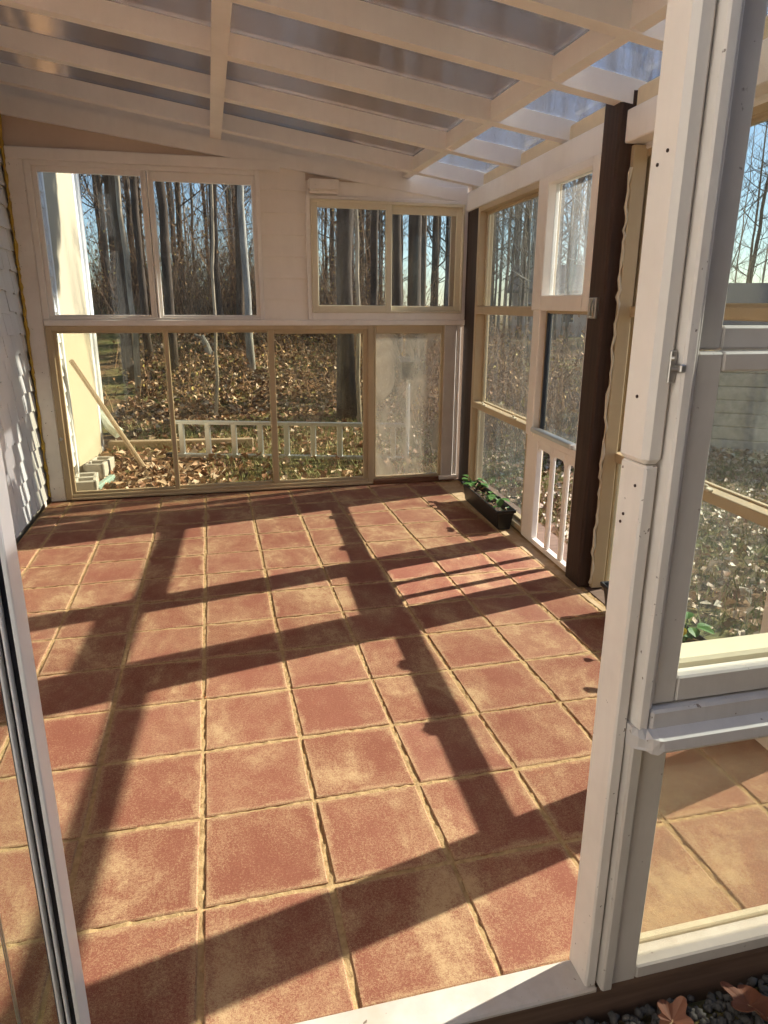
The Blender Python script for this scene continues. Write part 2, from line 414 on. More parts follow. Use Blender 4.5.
# ------------------------------------------------------------------ far end wall (inner face at y = 12.4)
Y = 12.4
wf = Thing('wall_far', (0, Y, 0), label='end wall of white painted boards around the windows', cat='wall', kind='structure')
mb = MB(); mb.box(-3.46, -3.12, Y - .02, Y + .14, 0.0, 7.4, .02); wf.part('jamb_board', mb, M['white_old'])
mb = MB(); mb.box(-3.44, 2.06, Y - .05, Y + .14, 7.19, 7.42, .02); wf.part('header_board', mb, M['white'])
roof_z = lambda x: 7.9 - 0.148 * x
mb = MB(); mb.prism([(-3.5, 7.42), (2.06, 7.42), (2.06, 7.0), (6.45, 6.74), (6.45, roof_z(6.45)), (-3.5, roof_z(-3.5))], 1, Y + .05, Y + .16); wf.part('gable_board', mb, M['panelwood'])
mb = MB(); mb.prism([(-3.5, roof_z(-3.5) - .42), (6.45, roof_z(6.45) - .24), (6.45, roof_z(6.45) - .02), (-3.5, roof_z(-3.5) - .02)], 1, Y - .04, Y + .05); wf.part('rake_board', mb, M['white'])
mb = MB(); mb.prism([(-3.5, roof_z(-3.5) - .05), (6.45, roof_z(6.45) - .05), (6.45, roof_z(6.45) + .33), (-3.5, roof_z(-3.5) + .33)], 1, Y + .02, Y + .14); wf.part('rake_board', mb, M['white'])
mb = MB()
for k in range(8):           # lapped boards between the two upper windows
    z0 = 4.06 + k * 0.46
    mb.prism([(Y - .015, z0), (Y + .10, z0), (Y + .10, z0 + .47), (Y + .045, z0 + .47)], 0, 1.58, 2.62)
wf.part('clapboard', mb, M['clap'])
mb = MB(); mb.box(2.62, 6.46, Y + .0, Y + .14, 6.72, 7.05, .015); wf.part('head_trim', mb, M['white'])
mb = MB(); mb.box(2.66, 3.34, Y - .22, Y + .02, 6.84, 7.06, .02); mb.box(2.69, 3.31, Y - .16, Y + .02, 6.77, 6.84, .01); wf.part('boxed_bracket', mb, M['white_old'])
mb = MB(); mb.box(-3.12, 6.5, Y - .07, Y + .14, 3.93, 4.06, .02); wf.part('middle_rail', mb, M['white'])
mb = MB(); mb.box(5.96, 6.27, Y - .05, Y + .12, .1, 3.93, .015); wf.part('post', mb, M['grey_white'])
mb = MB(); mb.box(6.30, 6.40, Y + .0, Y + .1, .1, 3.93, .01); wf.part('edge_strip', mb, M['white'])
mb = MB(); mb.box(6.1, 6.62, Y + .12, Y + .18, 0, 7.2, .005); mb.box(-3.6, -3.3, Y + .14, Y + .2, -.3, 8.9, .005); wf.part('backing_board', mb, M['panelwood'])
mb = MB(); mb.box(5.9, 6.4, Y - .09, Y + .12, .04, .14, .02); wf.part('post_foot', mb, M['white_old'])
mb = MB(); mb.box(-3.46, 6.5, Y - .02, Y + .3, -.5, .02, .01); wf.part('footing', mb, M['base_wood'])
mb = MB(); mb.box(4.16, 6.34, Y - .07, Y + .1, .0, .13, .02); wf.part('base_board', mb, M['sill_wood'])

def sash(t, x0, x1, z0, z1, l, r, b, tp, y0, y1, fm, gm):
    mb = MB(); bars(mb, x0, x1, z0, z1, l, r, b, tp, y0, y1)
    o = t.part('sash', mb, fm)
    mb = MB(); ym = (y0 + y1) / 2; mb.box(x0 + l - .01, x1 - r + .01, ym - .008, ym + .008, z0 + b - .01, z1 - tp + .01, .001)
    t.part('pane', mb, gm, o)
    return o
# upper left pair
t = Thing('window_1', (-0.8, Y, 4.06), label='wide two-pane white window high on the left of the end wall', cat='window', kind='structure')
mb = MB(); bars(mb, -3.12, 1.6, 4.06, 7.19, .13, .10, .05, .10, Y - .03, Y + .12); t.part('frame', mb, M['white'])
sash(t, -2.99, -0.80, 4.10, 7.10, .10, .09, .06, .12, Y + .02, Y + .10, M['white'], M['glass'])
sash(t, -0.72, 1.50, 4.10, 7.09, .09, .08, .06, .19, Y + .02, Y + .10, M['white'], M['glass'])
mb = MB(); mb.box(-.81, -.765, Y - .04, Y + .1, 4.09, 7.09); mb.box(-.745, -.70, Y - .04, Y + .1, 4.09, 7.09); t.part('mullion', mb, M['white'])
# upper right slider
t = Thing('window_2', (4.5, Y, 4.2), label='small cream sliding window high at the right of the end wall', cat='window', kind='structure')
mb = MB(); bars(mb, 2.60, 6.46, 4.06, 6.74, .10, .09, .16, .07, Y - .05, Y + .12); t.part('frame', mb, M['white'])
mb = MB(); bars(mb, 2.70, 6.37, 4.22, 6.67, .05, .05, .05, .07, Y - .08, Y + .12); t.part('track', mb, M['cream'])
sash(t, 2.74, 4.60, 4.26, 6.61, .12, .15, .13, .12, Y - .07, Y + .00, M['cream'], M['glass'])
sash(t, 4.50, 6.33, 4.27, 6.62, .09, .13, .11, .20, Y + .02, Y + .09, M['cream'], M['glass'])
# lower triple slider
t = Thing('window_3', (0.5, Y, 0.03), label='wide three-pane almond sliding window low on the end wall, ladder behind it', cat='window', kind='structure')
mb = MB(); bars(mb, -3.11, 4.16, .03, 3.93, .13, .14, .12, .10, Y - .06, Y + .18); t.part('frame', mb, M['almond'])
sash(t, -2.99, -0.58, .14, 3.86, .09, .10, .07, .09, Y - .0, Y + .07, M['almond'], M['glass_film'])
sash(t, -0.70, 1.73, .14, 3.86, .12, .09, .07, .09, Y + .07, Y + .14, M['almond'], M['glass_film'])
sash(t, 1.65, 4.03, .14, 3.86, .14, .12, .08, .12, Y - .0, Y + .07, M['almond'], M['glass_film'])
mb = MB(); mb.box(-3.0, 4.1, Y - .10, Y - .04, .03, .08, .01); t.part('sill_lip', mb, M['almond'])
mb = MB(); mb.box(-3.09, -3.06, Y - .09, Y - .05, 1.42, 1.5, .008); mb.box(-3.11, -3.03, Y - .08, Y - .06, 1.44, 1.48, .008); t.part('catch', mb, M['steel'])
# hazy fixed panel
t = Thing('window_4', (5.05, Y, .14), label='cloudy hazed fixed pane low at the right of the end wall', cat='window', kind='structure')
sash(t, 4.17, 5.98, .13, 3.93, .06, .08, .07, .19, Y - .02, Y + .10, M['almond'], M['glass_haze'])

# ------------------------------------------------------------------ left: house wall with shakes
def build_left_wall():
    mb = MB(); x = -3.56
    z = 0.10; course = 0.41; row = 0
    while z < 12.0:
        y = -9.0
        while y < 16.12:
            w = random.uniform(.30, .62); y1 = min(y + w, 16.12)
            dz = random.uniform(-.035, .035) if row else random.uniform(0, .02)
            lo = z + dz; bump = random.uniform(-.006, .008)
            g = .008
            ym = (y + y1) / 2
            # a shake: thick at its butt, thin at its head, butt edge a little skewed
            sk = random.uniform(-.02, .02)
            vs = [(x, y + g, lo + sk), (x + .055 + bump, y + g, lo + sk), (x + .062 + bump, ym, lo), (x + .055 + bump, y1 - g, lo - sk), (x, y1 - g, lo - sk),
                  (x, y + g, z + course + .06), (x + .008, y + g, z + course + .06), (x + .010, ym, z + course + .06), (x + .008, y1 - g, z + course + .06), (x, y1 - g, z + course + .06)]
            fs = [(0, 1, 2, 3, 4), (1, 6, 7, 2), (2, 7, 8, 3), (0, 5, 6, 1), (3, 8, 9, 4), (5, 9, 8, 7, 6), (0, 4, 9, 5)]
            mb.add(vs, fs); y = y1
        z += course; row += 1
    t = Thing('wall_left', (-3.56, 3, 0), label='house wall clad in white shakes along the left side', cat='wall', kind='structure')
    t.part('shakes', mb, M['siding'])
    m2 = MB(); m2.box(-3.9, -3.555, -9, 16.12, .06, 12, .01); t.part('sheathing', m2, M['siding'])
    m2 = MB(); m2.box(-3.95, -3.66, -9, 16.12, -1, .06, .01); t.part('foundation', m2, M['concrete'])
    m2 = MB(); m2.box(-3.56, -3.46, 15.97, 16.12, -.2, 12, .01); t.part('corner_strip', m2, M['door_white'])
    # ragged bead of foam in the corner between shakes and end wall
    m2 = MB(); z = .12; pts = []; rad = []
    while z < 8.0:
        pts.append((-3.47 + random.uniform(-.012, .012), Y - .03 + random.uniform(-.01, .01), z)); rad.append(random.uniform(.012, .045)); z += random.uniform(.05, .12)
    m2.tube(pts, rad, 7); m2.tube([(-3.48, Y - .05, 7.55), (-3.47, Y - .07, 7.9), (-3.48, Y - .05, 8.25)], [.05, .08, .05], 8)
    t.part('foam_bead', m2, M['foam'], smooth=True)
    # chimney breast that projects further back
    c = Thing('chimney', (-3.3, 19, -.4), label='smooth cream chimney wall beyond the end wall, against the shakes', cat='chimney', kind='structure')
    m2 = MB(); m2.box(-4.2, -3.49, 16.12, 20.6, -.6, 14, .02); c.part('chimney_wall', m2, M['stucco'])
    m2 = MB(); m2.box(-4.2, -3.46, 20.6, 20.95, -.6, 14, .02); c.part('corner_board', m2, M['door_white'])
build_left_wall()

# ------------------------------------------------------------------ ceiling: rafters, blocking, brown and clear sheets
def slope_box(mb, x0, x1, y0, y1, d0, d1):
    """a bar that follows the roof slope, d0..d1 above the rafter underside"""
    mb.prism([(x0, roof_z(x0) + d0), (x1, roof_z(x1) + d0), (x1, roof_z(x1) + d1), (x0, roof_z(x0) + d1)], 1, y0, y1)
ce = Thing('ceiling', (1.4, 5.5, 7.7), label='sloping ceiling of white rafters under brown and clear roof sheets', cat='ceiling', kind='structure')
raf = [-0.75, 1.25, 3.22, 5.02, 7.10, 9.28, 11.55]
RD = 0.30
for y in raf:
    mb = MB(); slope_box(mb, -3.5, 6.40 + K * (y - 7.7), y, y + .22, 0, RD); ce.part('rafter', mb, M['white'])
# strip under the rafters, with short blocks above it, and one line of blocking towards the eave
mb = MB(); mb.prism([(.60, roof_z(.60) - .035), (.83, roof_z(.83) - .035), (.83, roof_z(.83) + .0), (.60, roof_z(.60) + .0)], 1, -1.2, Y - .03); ce.part('strip', mb, M['white'])
for a, b in zip(raf[:-1], raf[1:]):
    mb = MB(); slope_box(mb, .66, .78, a + .22, b, 0, RD - .04); ce.part('blocking', mb, M['white'])
    mb = MB(); slope_box(mb, 4.84, 5.0, a + .22, b, .02, RD - .02); ce.part('blocking', mb, M['white'])
mb = MB(); slope_box(mb, 4.84, 5.0, 11.77, Y + .0, .02, RD - .02); ce.part('blocking', mb, M['white'])
edges = [-1.3] + [y + .11 for y in raf[1:]] + [12.75]
for a, b in zip(edges[:-1], edges[1:]):
    mb = MB(); slope_box(mb, -3.5, 4.96, a + .01, b - .01, RD + .03, RD + .05); ce.part('roof_sheet', mb, M['roof_sheet'])
    mb = MB(); slope_box(mb, 4.88, 7.3, a + .01, b - .01, RD + .005, RD + .025); ce.part('roof_sheet', mb, M['eave_sheet'])
mb = MB(); mb.box(-3.5, 6.0, -1.3, -1.08, 6.35, 6.9, .02); ce.part('front_beam', mb, M['white'])

# ------------------------------------------------------------------ right wall
wr = Thing('wall_right', (0, 5.5, 0), RW, label='post and beam framing along the right side', cat='wall', kind='structure')
mb = MB(); mb.box(-.06, .22, -1.3, 5.02, 6.52, 6.93, .015); mb.box(-.06, .22, 5.53, 12.45, 6.52, 6.93, .015); wr.part('top_plate', mb, M['white'])
mb = MB(); mb.box(.22, .36, -1.3, 12.45, 6.45, 6.93, .015); wr.part('fascia', mb, M['white'])
for a, b in zip(raf[:-1] + [11.55], raf[1:] + [12.4]):
    mb = MB(); mb.box(.04, .18, a + .24, (b if b < 12 else 12.4) - .02, 6.93, 7.2, .03); wr.part('bird_block', mb, M['foam_block'])
mb = MB(); mb.box(-.02, .62, -1.2, 12.4, -.5, .0, .01); wr.part('footing', mb, M['base_wood'])
mb = MB(); mb.box(-.02, .30, 11.50, 12.42, 0, 6.52, .015); wr.part('corner_post', mb, M['dark_post'])
mb = MB(); mb.box(-.15, .14, 5.03, 5.52, 0, 7.2, .03); wr.part('brown_post', mb, M['dark_post'])
mb = MB(); z = .1; pts = []; rad = []
while z < 6.3:
    pts.append((.03 + random.uniform(-.015, .015), 4.94 + random.uniform(-.02, .03), z)); rad.append(random.uniform(.008, .032)); z += random.uniform(.06, .16)
mb.tube(pts, rad, 7); wr.part('foam_bead', mb, M['foam_white'], smooth=True)
mb = MB(); mb.box(-.12, .22, .62, 1.04, 0, 6.52, .02); wr.part('near_post', mb, M['white'])
mb = MB(); mb.box(.02, .12, -.1, .62, 3.56, 6.52, .01); wr.part('shade_board', mb, M['white'])  # unseen board added to block sun and shadow the floor by the doorway

def sash_y(t, y0, y1, z0, z1, l, r, b, tp, x0, x1, fm, gm):
    mb = MB(); bars_y(mb, y0, y1, z0, z1, l, r, b, tp, x0, x1)
    o = t.part('sash', mb, fm)
    mb = MB(); xm = (x0 + x1) / 2; mb.box(xm - .008, xm + .008, y0 + l - .01, y1 - r + .01, z0 + b - .01, z1 - tp + .01, .001)
    t.part('pane', mb, gm, o)
# three stacked panes next to the far corner
t = Thing('window_5', (0, 9.6, .02), RW, label='almond window of three stacked panes on the right wall next to the far corner', cat='window', kind='structure')
mb = MB(); bars_y(mb, 7.74, 11.50, .02, 6.52, .12, .14, .12, .12, -.05, .28); t.part('frame', mb, M['almond'])
sash_y(t, 7.86, 11.36, 4.30, 6.40, .05, .07, .09, .06, .10, .18, M['almond'], M['glass_side'])
sash_y(t, 7.86, 11.36, 2.15, 4.28, .05, .07, .06, .06, .16, .24, M['almond'], M['glass_side'])
sash_y(t, 7.86, 11.36, .14, 2.15, .05, .07, .06, .10, .06, .14, M['almond'], M['glass_side'])
mb = MB(); mb.box(-.06, .1, 7.86, 11.36, 4.21, 4.38, .01); t.part('rail', mb, M['almond'])
mb = MB(); mb.box(-.05, .12, 7.86, 11.36, 2.06, 2.20, .01); t.part('rail', mb, M['almond'])
for y in (8.5, 10.5):
    mb = MB(); mb.box(-.08, -.0, y, y + .25, 2.20, 2.235, .01); mb.box(-.06, -.02, y + .08, y + .17, 2.235, 2.27, .01); t.part('latch', mb, M['cream'])
# storm door
t = Thing('door_1', (0, 6.6, .02), RW, label='white storm door with two panes over four vertical openings, closed beside the brown post', cat='door', kind='structure')
mb = MB()
mb.box(-.08, .04, 7.22, 7.74, .02, 2.06, .015); mb.box(-.12, .06, 7.42, 7.74, 2.06, 4.32, .015)
mb.box(-.08, .04, 5.49, 5.66, .02, 4.32, .015)
mb.box(-.08, .04, 5.66, 7.22, .02, .12, .012)
mb.box(-.10, .05, 5.53, 7.42, 2.02, 2.15, .015)
# top bar of the openings has rounded spandrels
bar = [(6.07, 5.93), (6.66, 6.52)]
slots = [(5.66, 5.93), (6.07, 6.52), (6.66, 7.22)]
for a, b in slots:
    n = 10; r = min(.09, (b - a) / 2 - .01)
    poly = [(a, 2.03), (a, 1.78)]
    for i in range(n + 1):
        q = math.pi / 2 * i / n; poly.append((a + r - r * math.cos(q), 1.78 + r * math.sin(q)))
    for i in range(n + 1):
        q = math.pi / 2 * i / n; poly.append((b - r + r * math.sin(q), 1.78 + r * math.cos(q)))
    poly += [(b, 2.03)]
    mb.prism(poly, 0, -.06, .0)
t.part('door_frame', mb, M['white'])
for a, b in bar:
    mb = MB(); mb.box(-.06, .0, b, a, .12, 2.03, .015); t.part('picket', mb, M['white'])
mb = MB(); bars_y(mb, 5.50, 7.74, 4.32, 6.50, .22, .42, .25, .14, -.16, .06, .015); o = t.part('upper_sash', mb, M['white'])
mb = MB(); mb.box(-.02, -.005, 5.71, 7.33, 4.56, 6.37, .001); t.part('pane', mb, M['glass_storm'], o)
mb = MB(); bars_y(mb, 5.70, 7.42, 2.15, 4.32, .04, .10, .05, .05, .0, .07); o = t.part('lower_sash', mb, M['almond'])
mb = MB(); mb.box(.03, .045, 5.73, 7.33, 2.19, 4.28, .001); t.part('pane', mb, M['glass_side'], o)
mb = MB(); mb.box(-.02, .07, 7.27, 7.32, 2.2, 4.28, .005); t.part('weather_seal', mb, M['gasket'], o)
mb = MB(); mb.box(-.16, -.02, 5.70, 7.42, 2.15, 2.24, .02); t.part('ledge', mb, M['alum'])
# handle plate on the brown post
t = Thing('door_catch', (-.16, 5.3, 4.2), RW, label='small chrome door catch with a green-grey insert on the brown post', cat='door catch')
mb = MB(); bars_y(mb, 5.16, 5.40, 4.22, 4.52, .05, .05, .04, .04, -.20, -.14, .01); t.part('plate', mb, M['steel'])
mb = MB(); mb.box(-.175, -.14, 5.21, 5.35, 4.26, 4.48, .008); t.part('insert', mb, M['teal_pipe'])
mb = MB(); mb.tube([(-.19, 5.23, 4.24), (-.21, 5.23, 4.37), (-.19, 5.23, 4.50)], .018, 8); t.part('lever', mb, M['steel'], smooth=True)
# near almond window
t = Thing('window_6', (.3, 3.1, .02), RW, label='almond window of stacked panes on the right wall between brown post and front wall', cat='window', kind='structure')
mb = MB(); bars_y(mb, 1.02, 5.24, -.05, 6.5, .10, .12, .06, .14, .24, .54); t.part('frame', mb, M['almond'])
mb = MB(); mb.box(.05, .26, 4.93, 5.02, .02, 6.5, .01); t.part('jamb', mb, M['almond'])
sash_y(t, 1.12, 5.12, 4.36, 6.40, .06, .17, .08, .08, .32, .40, M['almond'], M['glass'])
sash_y(t, 1.12, 5.12, 2.20, 4.36, .06, .07, .06, .06, .42, .50, M['almond'], M['glass'])
sash_y(t, 1.12, 5.12, .0, 2.18, .06, .11, .07, .07, .32, .40, M['almond'], M['glass_side'])
mb = MB(); mb.box(.23, .42, 1.12, 5.12, 4.25, 4.40, .01); t.part('rail', mb, M['almond'])
mb = MB(); mb.box(.23, .42, 1.12, 5.12, 2.10, 2.24, .01); t.part('rail', mb, M['almond'])
for y in (2.6, 4.0):
    mb = MB(); mb.box(.2, .28, y, y + .25, 2.24, 2.275, .01); mb.box(.22, .26, y + .08, y + .17, 2.275, 2.31, .01); t.part('latch', mb, M['cream'])
t = Thing('window_7', (0, -.1, .02), RW, label='low pane on the right wall beside the front corner', cat='window', kind='structure')
sash_y(t, -1.1, .62, .02, 6.52, .1, .1, .12, .1, .13, .22, M['almond'], M['glass'])

# ------------------------------------------------------------------ front wall, door opening, sliding door
fw = Thing('wall_front', (2.6, -1.2, 0), label='front wall framing beside the open doorway', cat='wall', kind='structure')
mb = MB(); mb.box(-3.5, 6.0, -1.28, -1.06, -.45, -.01, .02); fw.part('base_beam', mb, M['base_wood'])
mb = MB(); mb.box(-1.5, 2.58, -1.30, -1.055, -.012, .03, .012); fw.part('threshold', mb, M['threshold'])
mb = MB(); mb.box(2.495, 2.575, -1.28, -1.05, .03, 3.60, .012); fw.part('post', mb, M['white_old'])
mb = MB(); mb.box(2.475, 2.595, -1.29, -1.04, 3.605, 6.4, .03); fw.part('post', mb, M['white'])
mb = MB(); mb.box(2.585, 2.665, -1.335, -1.10, .03, 1.95, .012); fw.part('casing', mb, M['grey_white'])
mb = MB(); mb.box(2.60, 2.67, -1.345, -1.10, 1.95, 6.4, .012); fw.part('casing', mb, M['white_old'])
mb = MB()
for (x, y, z) in ((2.47, -1.13, 5.05), (2.47, -1.20, 5.1), (2.47, -1.17, 3.95), (2.49, -1.13, 3.3), (2.49, -1.11, 3.25), (2.49, -1.21, 3.48)):
    mb.tube([(x, y, z), (x + .012, y, z)], .009, 8)
fw.part('nail_head', mb, M['dark_post'])
mb = MB(); mb.box(2.55, 2.59, -1.302, -1.285, 4.03, 4.19, .004); mb.box(2.575, 2.61, -1.355, -1.295, 4.085, 4.125, .006); mb.tube([(2.555, -1.305, 4.15), (2.565, -1.315, 4.15)], .012, 8); mb.tube([(2.555, -1.31, 4.1), (2.60, -1.34, 4.1)], .010, 8); fw.part('strike', mb, M['steel'])
mb = MB(); mb.box(5.5, 5.8, -1.3, -1.0, 0, 6.4, .02); fw.part('corner_post', mb, M['white'])

t = Thing('window_8', (3.8, -1.2, 1.7), label='white two-sash window in the front wall right of the doorway', cat='window', kind='structure')
mb = MB(); mb.box(2.67, 2.71, -1.31, -1.1, 2.05, 6.4); mb.box(5.45, 5.5, -1.31, -1.1, 2.0, 6.4); mb.box(2.67, 5.5, -1.31, -1.1, 6.3, 6.4); t.part('frame', mb, M['white'])
sash(t, 2.71, 5.45, 4.185, 6.3, .19, .12, .12, .12, -1.22, -1.12, M['grey_white'], M['glass'])
sash(t, 2.71, 5.45, 2.165, 4.18, .15, .12, .165, .10, -1.30, -1.20, M['grey_white'], M['glass'])
mb = MB(); mb.box(2.7, 5.45, -1.18, -.97, 2.28, 2.365, .02); t.part('inner_stool', mb, M['cream'])
mb = MB(); mb.box(2.68, 5.5, -1.35, -1.1, 2.02, 2.155, .015); t.part('sub_sill', mb, M['sill_paint'])
# sill with a split, rotted end
mb = MB()
prof = [(-1.435, 1.93), (-1.445, 1.95), (-1.435, 2.01), (-1.34, 2.045), (-1.10, 2.06), (-1.10, 1.93)]
xs = [2.575, 2.60, 2.63, 2.66, 2.69, 2.72, 5.5]
cut = [.12, .085, .06, .03, .01, 0, 0]
ring = []
for x, c in zip(xs, cut):
    ring.append([(x, max(p[0], -1.445 + c) + random.uniform(-.006, .006) * (c > 0), p[1] + random.uniform(-.012, .012) * (c > 0)) for p in prof])
vs = [p for r in ring for p in r]; n = len(prof)
fs = [list(range(n)), list(range((len(xs) - 1) * n, len(xs) * n))] + [[i * n + k, i * n + (k + 1) % n, (i + 1) * n + (k + 1) % n, (i + 1) * n + k] for i in range(len(xs) - 1) for k in range(n)]
mb.add(vs, fs); t.part('sill', mb, M['sill_paint'])
t = Thing('window_9', (3.8, -1.2, .02), label='dusty fixed pane below the sill right of the doorway', cat='window', kind='structure')
sash(t, 2.67, 5.5, .03, 1.94, .19, .1, .11, .12, -1.30, -1.14, M['grey_white'], M['glass_dusty'])
mb = MB(); mb.box(2.8, 5.4, -1.14, -1.08, .06, .16, .01); t.part('bead', mb, M['cream'])

rw_ = Thing('wall_rear_added', (4, -9, -.5), label='unseen wing added behind the viewpoint to shade the entrance', cat='wall', kind='structure')  # added out of view to keep sky and sun off the front wall
mb = MB(); mb.box(-4, 9.5, -9.3, -9, -.6, 12, .02); mb.box(9, 9.3, -9, -2.7, -.6, 9, .02); rw_.part('siding', mb, M['shed_grey'])
mb = MB(); mb.box(-4, 9.5, -9.3, -5.6, 9.4, 9.6, .02); rw_.part('shade_roof', mb, M['roof_grey'])  # unseen roof, added to block sky light above the entrance

t = Thing('door_2', (-1.2, -1.2, .02), label='white sliding patio door slid open at the left of the doorway', cat='door', kind='structure')
mb = MB(); mb.box(-.625, -.60, -1.20, -1.02, .03, 6.3, .006); mb.box(-.665, -.655, -1.22, -1.06, .03, 6.3, .004); mb.box(-.70, -.688, -1.22, -1.06, .03, 6.3, .004); mb.box(-.70, -.61, -1.10, -1.02, .03, 6.3, .004)
mb.box(-2.2, -.70, -1.18, -1.06, .03, .22, .01); mb.box(-2.2, -.70, -1.18, -1.06, 6.15, 6.3, .01); mb.box(-2.25, -2.1, -1.18, -1.06, .03, 6.3, .01); o = t.part('door_frame', mb, M['door_white'])
mb = MB(); mb.box(-.655, -.625, -1.175, -1.10, .03, 6.3, .004); mb.box(-.688, -.665, -1.175, -1.10, .03, 6.3, .004); mb.box(-.725, -.70, -1.16, -1.08, .03, 6.3, .004); t.part('weather_seal', mb, M['gasket'], o)
mb = MB(); mb.box(-2.12, -.72, -1.125, -1.11, .2, 6.18, .001); t.part('pane', mb, M['glass'], o)
mb = MB(); mb.box(-.935, -.93, -1.14, -1.125, .2, 6.18, .001); mb.box(-.925, -.92, -1.14, -1.125, .2, 6.18, .001); t.part('edge_bead', mb, M['alum'], o)

# ------------------------------------------------------------------ planters
def leaf_shape(mb, p, d, up, L, Wd, mi=0, fold=.2, n=5):
    d = Vector(d).normalized(); side = d.cross(Vector(up)).normalized(); upv = side.cross(d)
    L0 = []; C0 = []; R0 = []
    for i in range(n + 1):
        q = i / n; w = Wd * math.sin(math.pi * min(1, q * .92 + .06)) ** .8
        c = Vector(p) + d * L * q - upv * (q * q * L * .25)
        C0.append(c); L0.append(c + side * w + upv * w * fold); R0.append(c - side * w + upv * w * fold)
    vs = L0 + C0 + R0; m = n + 1; fs = []
    for i in range(n):
        fs.append((i, i + 1, m + i + 1, m + i)); fs.append((m + i, m + i + 1, 2 * m + i + 1, 2 * m + i))
    mb.add(vs, fs, mi)

def planter(name, y0, y1, label, plants, rnd, off=0.0):
    R = random.Random(rnd)
    t = Thing(name, (-.27 + off, (y0 + y1) / 2, 0), RW, label=label, cat='planter')
    x0, x1 = -.47 + off, -.12 + off; h = .44
    def ring(e, z): return [(x0 - e, y0 - e, z), (x1 + e, y0 - e, z), (x1 + e, y1 + e, z), (x0 - e, y1 + e, z)]
    rs = [ring(-.05, .01), ring(.0, h - .07), ring(.035, h - .065), ring(.04, h), ring(.005, h), ring(-.02, h - .06), ring(-.06, .05)]
    mb = MB(); vs = [p for r in rs for p in r]
    fs = [[3, 2, 1, 0]] + [[i * 4 + k, i * 4 + (k + 1) % 4, i * 4 + 4 + (k + 1) % 4, i * 4 + 4 + k] for i in range(len(rs) - 1) for k in range(4)] + [[24, 25, 26, 27]]
    mb.add(vs, fs)
    tr = t.part('trough', mb, M['plastic_black'])
    bv = tr.modifiers.new('edge', 'BEVEL'); bv.width = .006; bv.segments = 2
    mb = MB(); nx, ny = 6, 24; vs = []; fs = []
    for j in range(ny + 1):
        for i in range(nx + 1):
            vs.append((x0 + .02 + (x1 - x0 - .04) * i / nx, y0 + .02 + (y1 - y0 - .04) * j / ny, h - .09 + R.uniform(-.02, .03)))
    for j in range(ny):
        for i in range(nx): a = j * (nx + 1) + i; fs.append((a, a + 1, a + nx + 2, a + nx + 1))
    mb.add(vs, fs); t.part('soil', mb, M['soil'])
    for _ in range(22):
        mb = MB()
        a = Vector((R.uniform(x0 + .05, x1 - .05), R.uniform(y0 + .1, y1 - .1), h - .06)); dd = Vector((R.uniform(-1, 1), R.uniform(-1, 1), R.uniform(.0, .8))) * .12
        mb.tube([a, a + dd * .5 + Vector((0, 0, .02)), a + dd], [.014, .012, .006], 5)
        t.part('dead_stalk', mb, M['stem_dry'])
    for (py, n, hh, size, yel) in plants:
        mb = MB(); p0 = Vector((R.uniform(x0 + .1, x1 - .1), py, h - .08))
        for k in range(n):
            a = R.uniform(0, 6.28); tip = p0 + Vector((math.cos(a) * .14, math.sin(a) * .16, hh * R.uniform(.6, 1.1)))
            mb.tube([p0, (p0 + tip) / 2 + Vector((0, 0, .04)), tip], [.008, .007, .005], 5, 0)
            for q in range(R.choice((1, 2))):
                dv = Vector((math.cos(a + q * 1.3), math.sin(a + q * 1.3), R.uniform(-.3, .35)))
                leaf_shape(mb, tip, dv, (0, 0, 1), size * R.uniform(.7, 1.15), size * .36, 1 if R.random() < yel else 0)
        t.part('seedling', mb, [M['leaf_green'], M['leaf_yellow']])
    return t
planter('planter', 8.06, 10.5, 'black plastic window-box planter with small green plants on the floor below the far right window',
        [(10.46, 7, .16, .20, .3), (10.15, 6, .12, .17, .05), (9.3, 3, .10, .12, 0), (8.95, 3, .16, .17, 0), (8.55, 3, .24, .22, 0), (8.25, 2, .08, .10, .1)], 3)
planter('planter', 1.75, 4.2, 'black window-box planter seen through the front window, yellow-leaved plant in it',
        [(2.35, 6, .32, .2, .3), (2.9, 3, .2, .16, .0), (3.7, 2, .16, .14, .1)], 5, .31)

# ------------------------------------------------------------------ outdoors: terrain
def gz(x, y):
    b = -.45 + .22 * max(0.0, min(1.0, (4 - y) / 4))
    s = max(0.0, min(1.0, (x - 3) / 14))
    hill = max(0.0, y - 25.0); hz = .235 * (hill - 3 * (1 - math.exp(-hill / 3)))
    hz = min(hz, 4.0 + .03 * hill) * (1 - .72 * s)
    return b + hz + .05 * math.sin(x * 1.3 + y * .7) * min(1, hill / 4 + .3)
def build_ground():
    xs = np.concatenate([np.linspace(-90, -12, 14), np.linspace(-10, 40, 70), np.linspace(44, 140, 16)])
    ys = np.concatenate([np.linspace(-60, -14, 8), np.linspace(-12, 60, 90), np.linspace(64, 170, 18)])
    vs = []; fs = []
    for y in ys:
        for x in xs:
            z = gz(x, y)
            if -3.7 < x < 6.3 and -1.35 < y < 12.6: z = -.75
            vs.append((x, y, z))
    n = len(xs)
    for j in range(len(ys) - 1):
        for i in range(n - 1): a = j * n + i; fs.append((a, a + 1, a + n + 1, a + n))
    mb = MB(); mb.add(vs, fs); o = mb.build('ground', M['ground'], smooth=True)
    tag(o, 'leaf-covered ground and rising slope outside', 'ground', kind='structure')
build_ground()

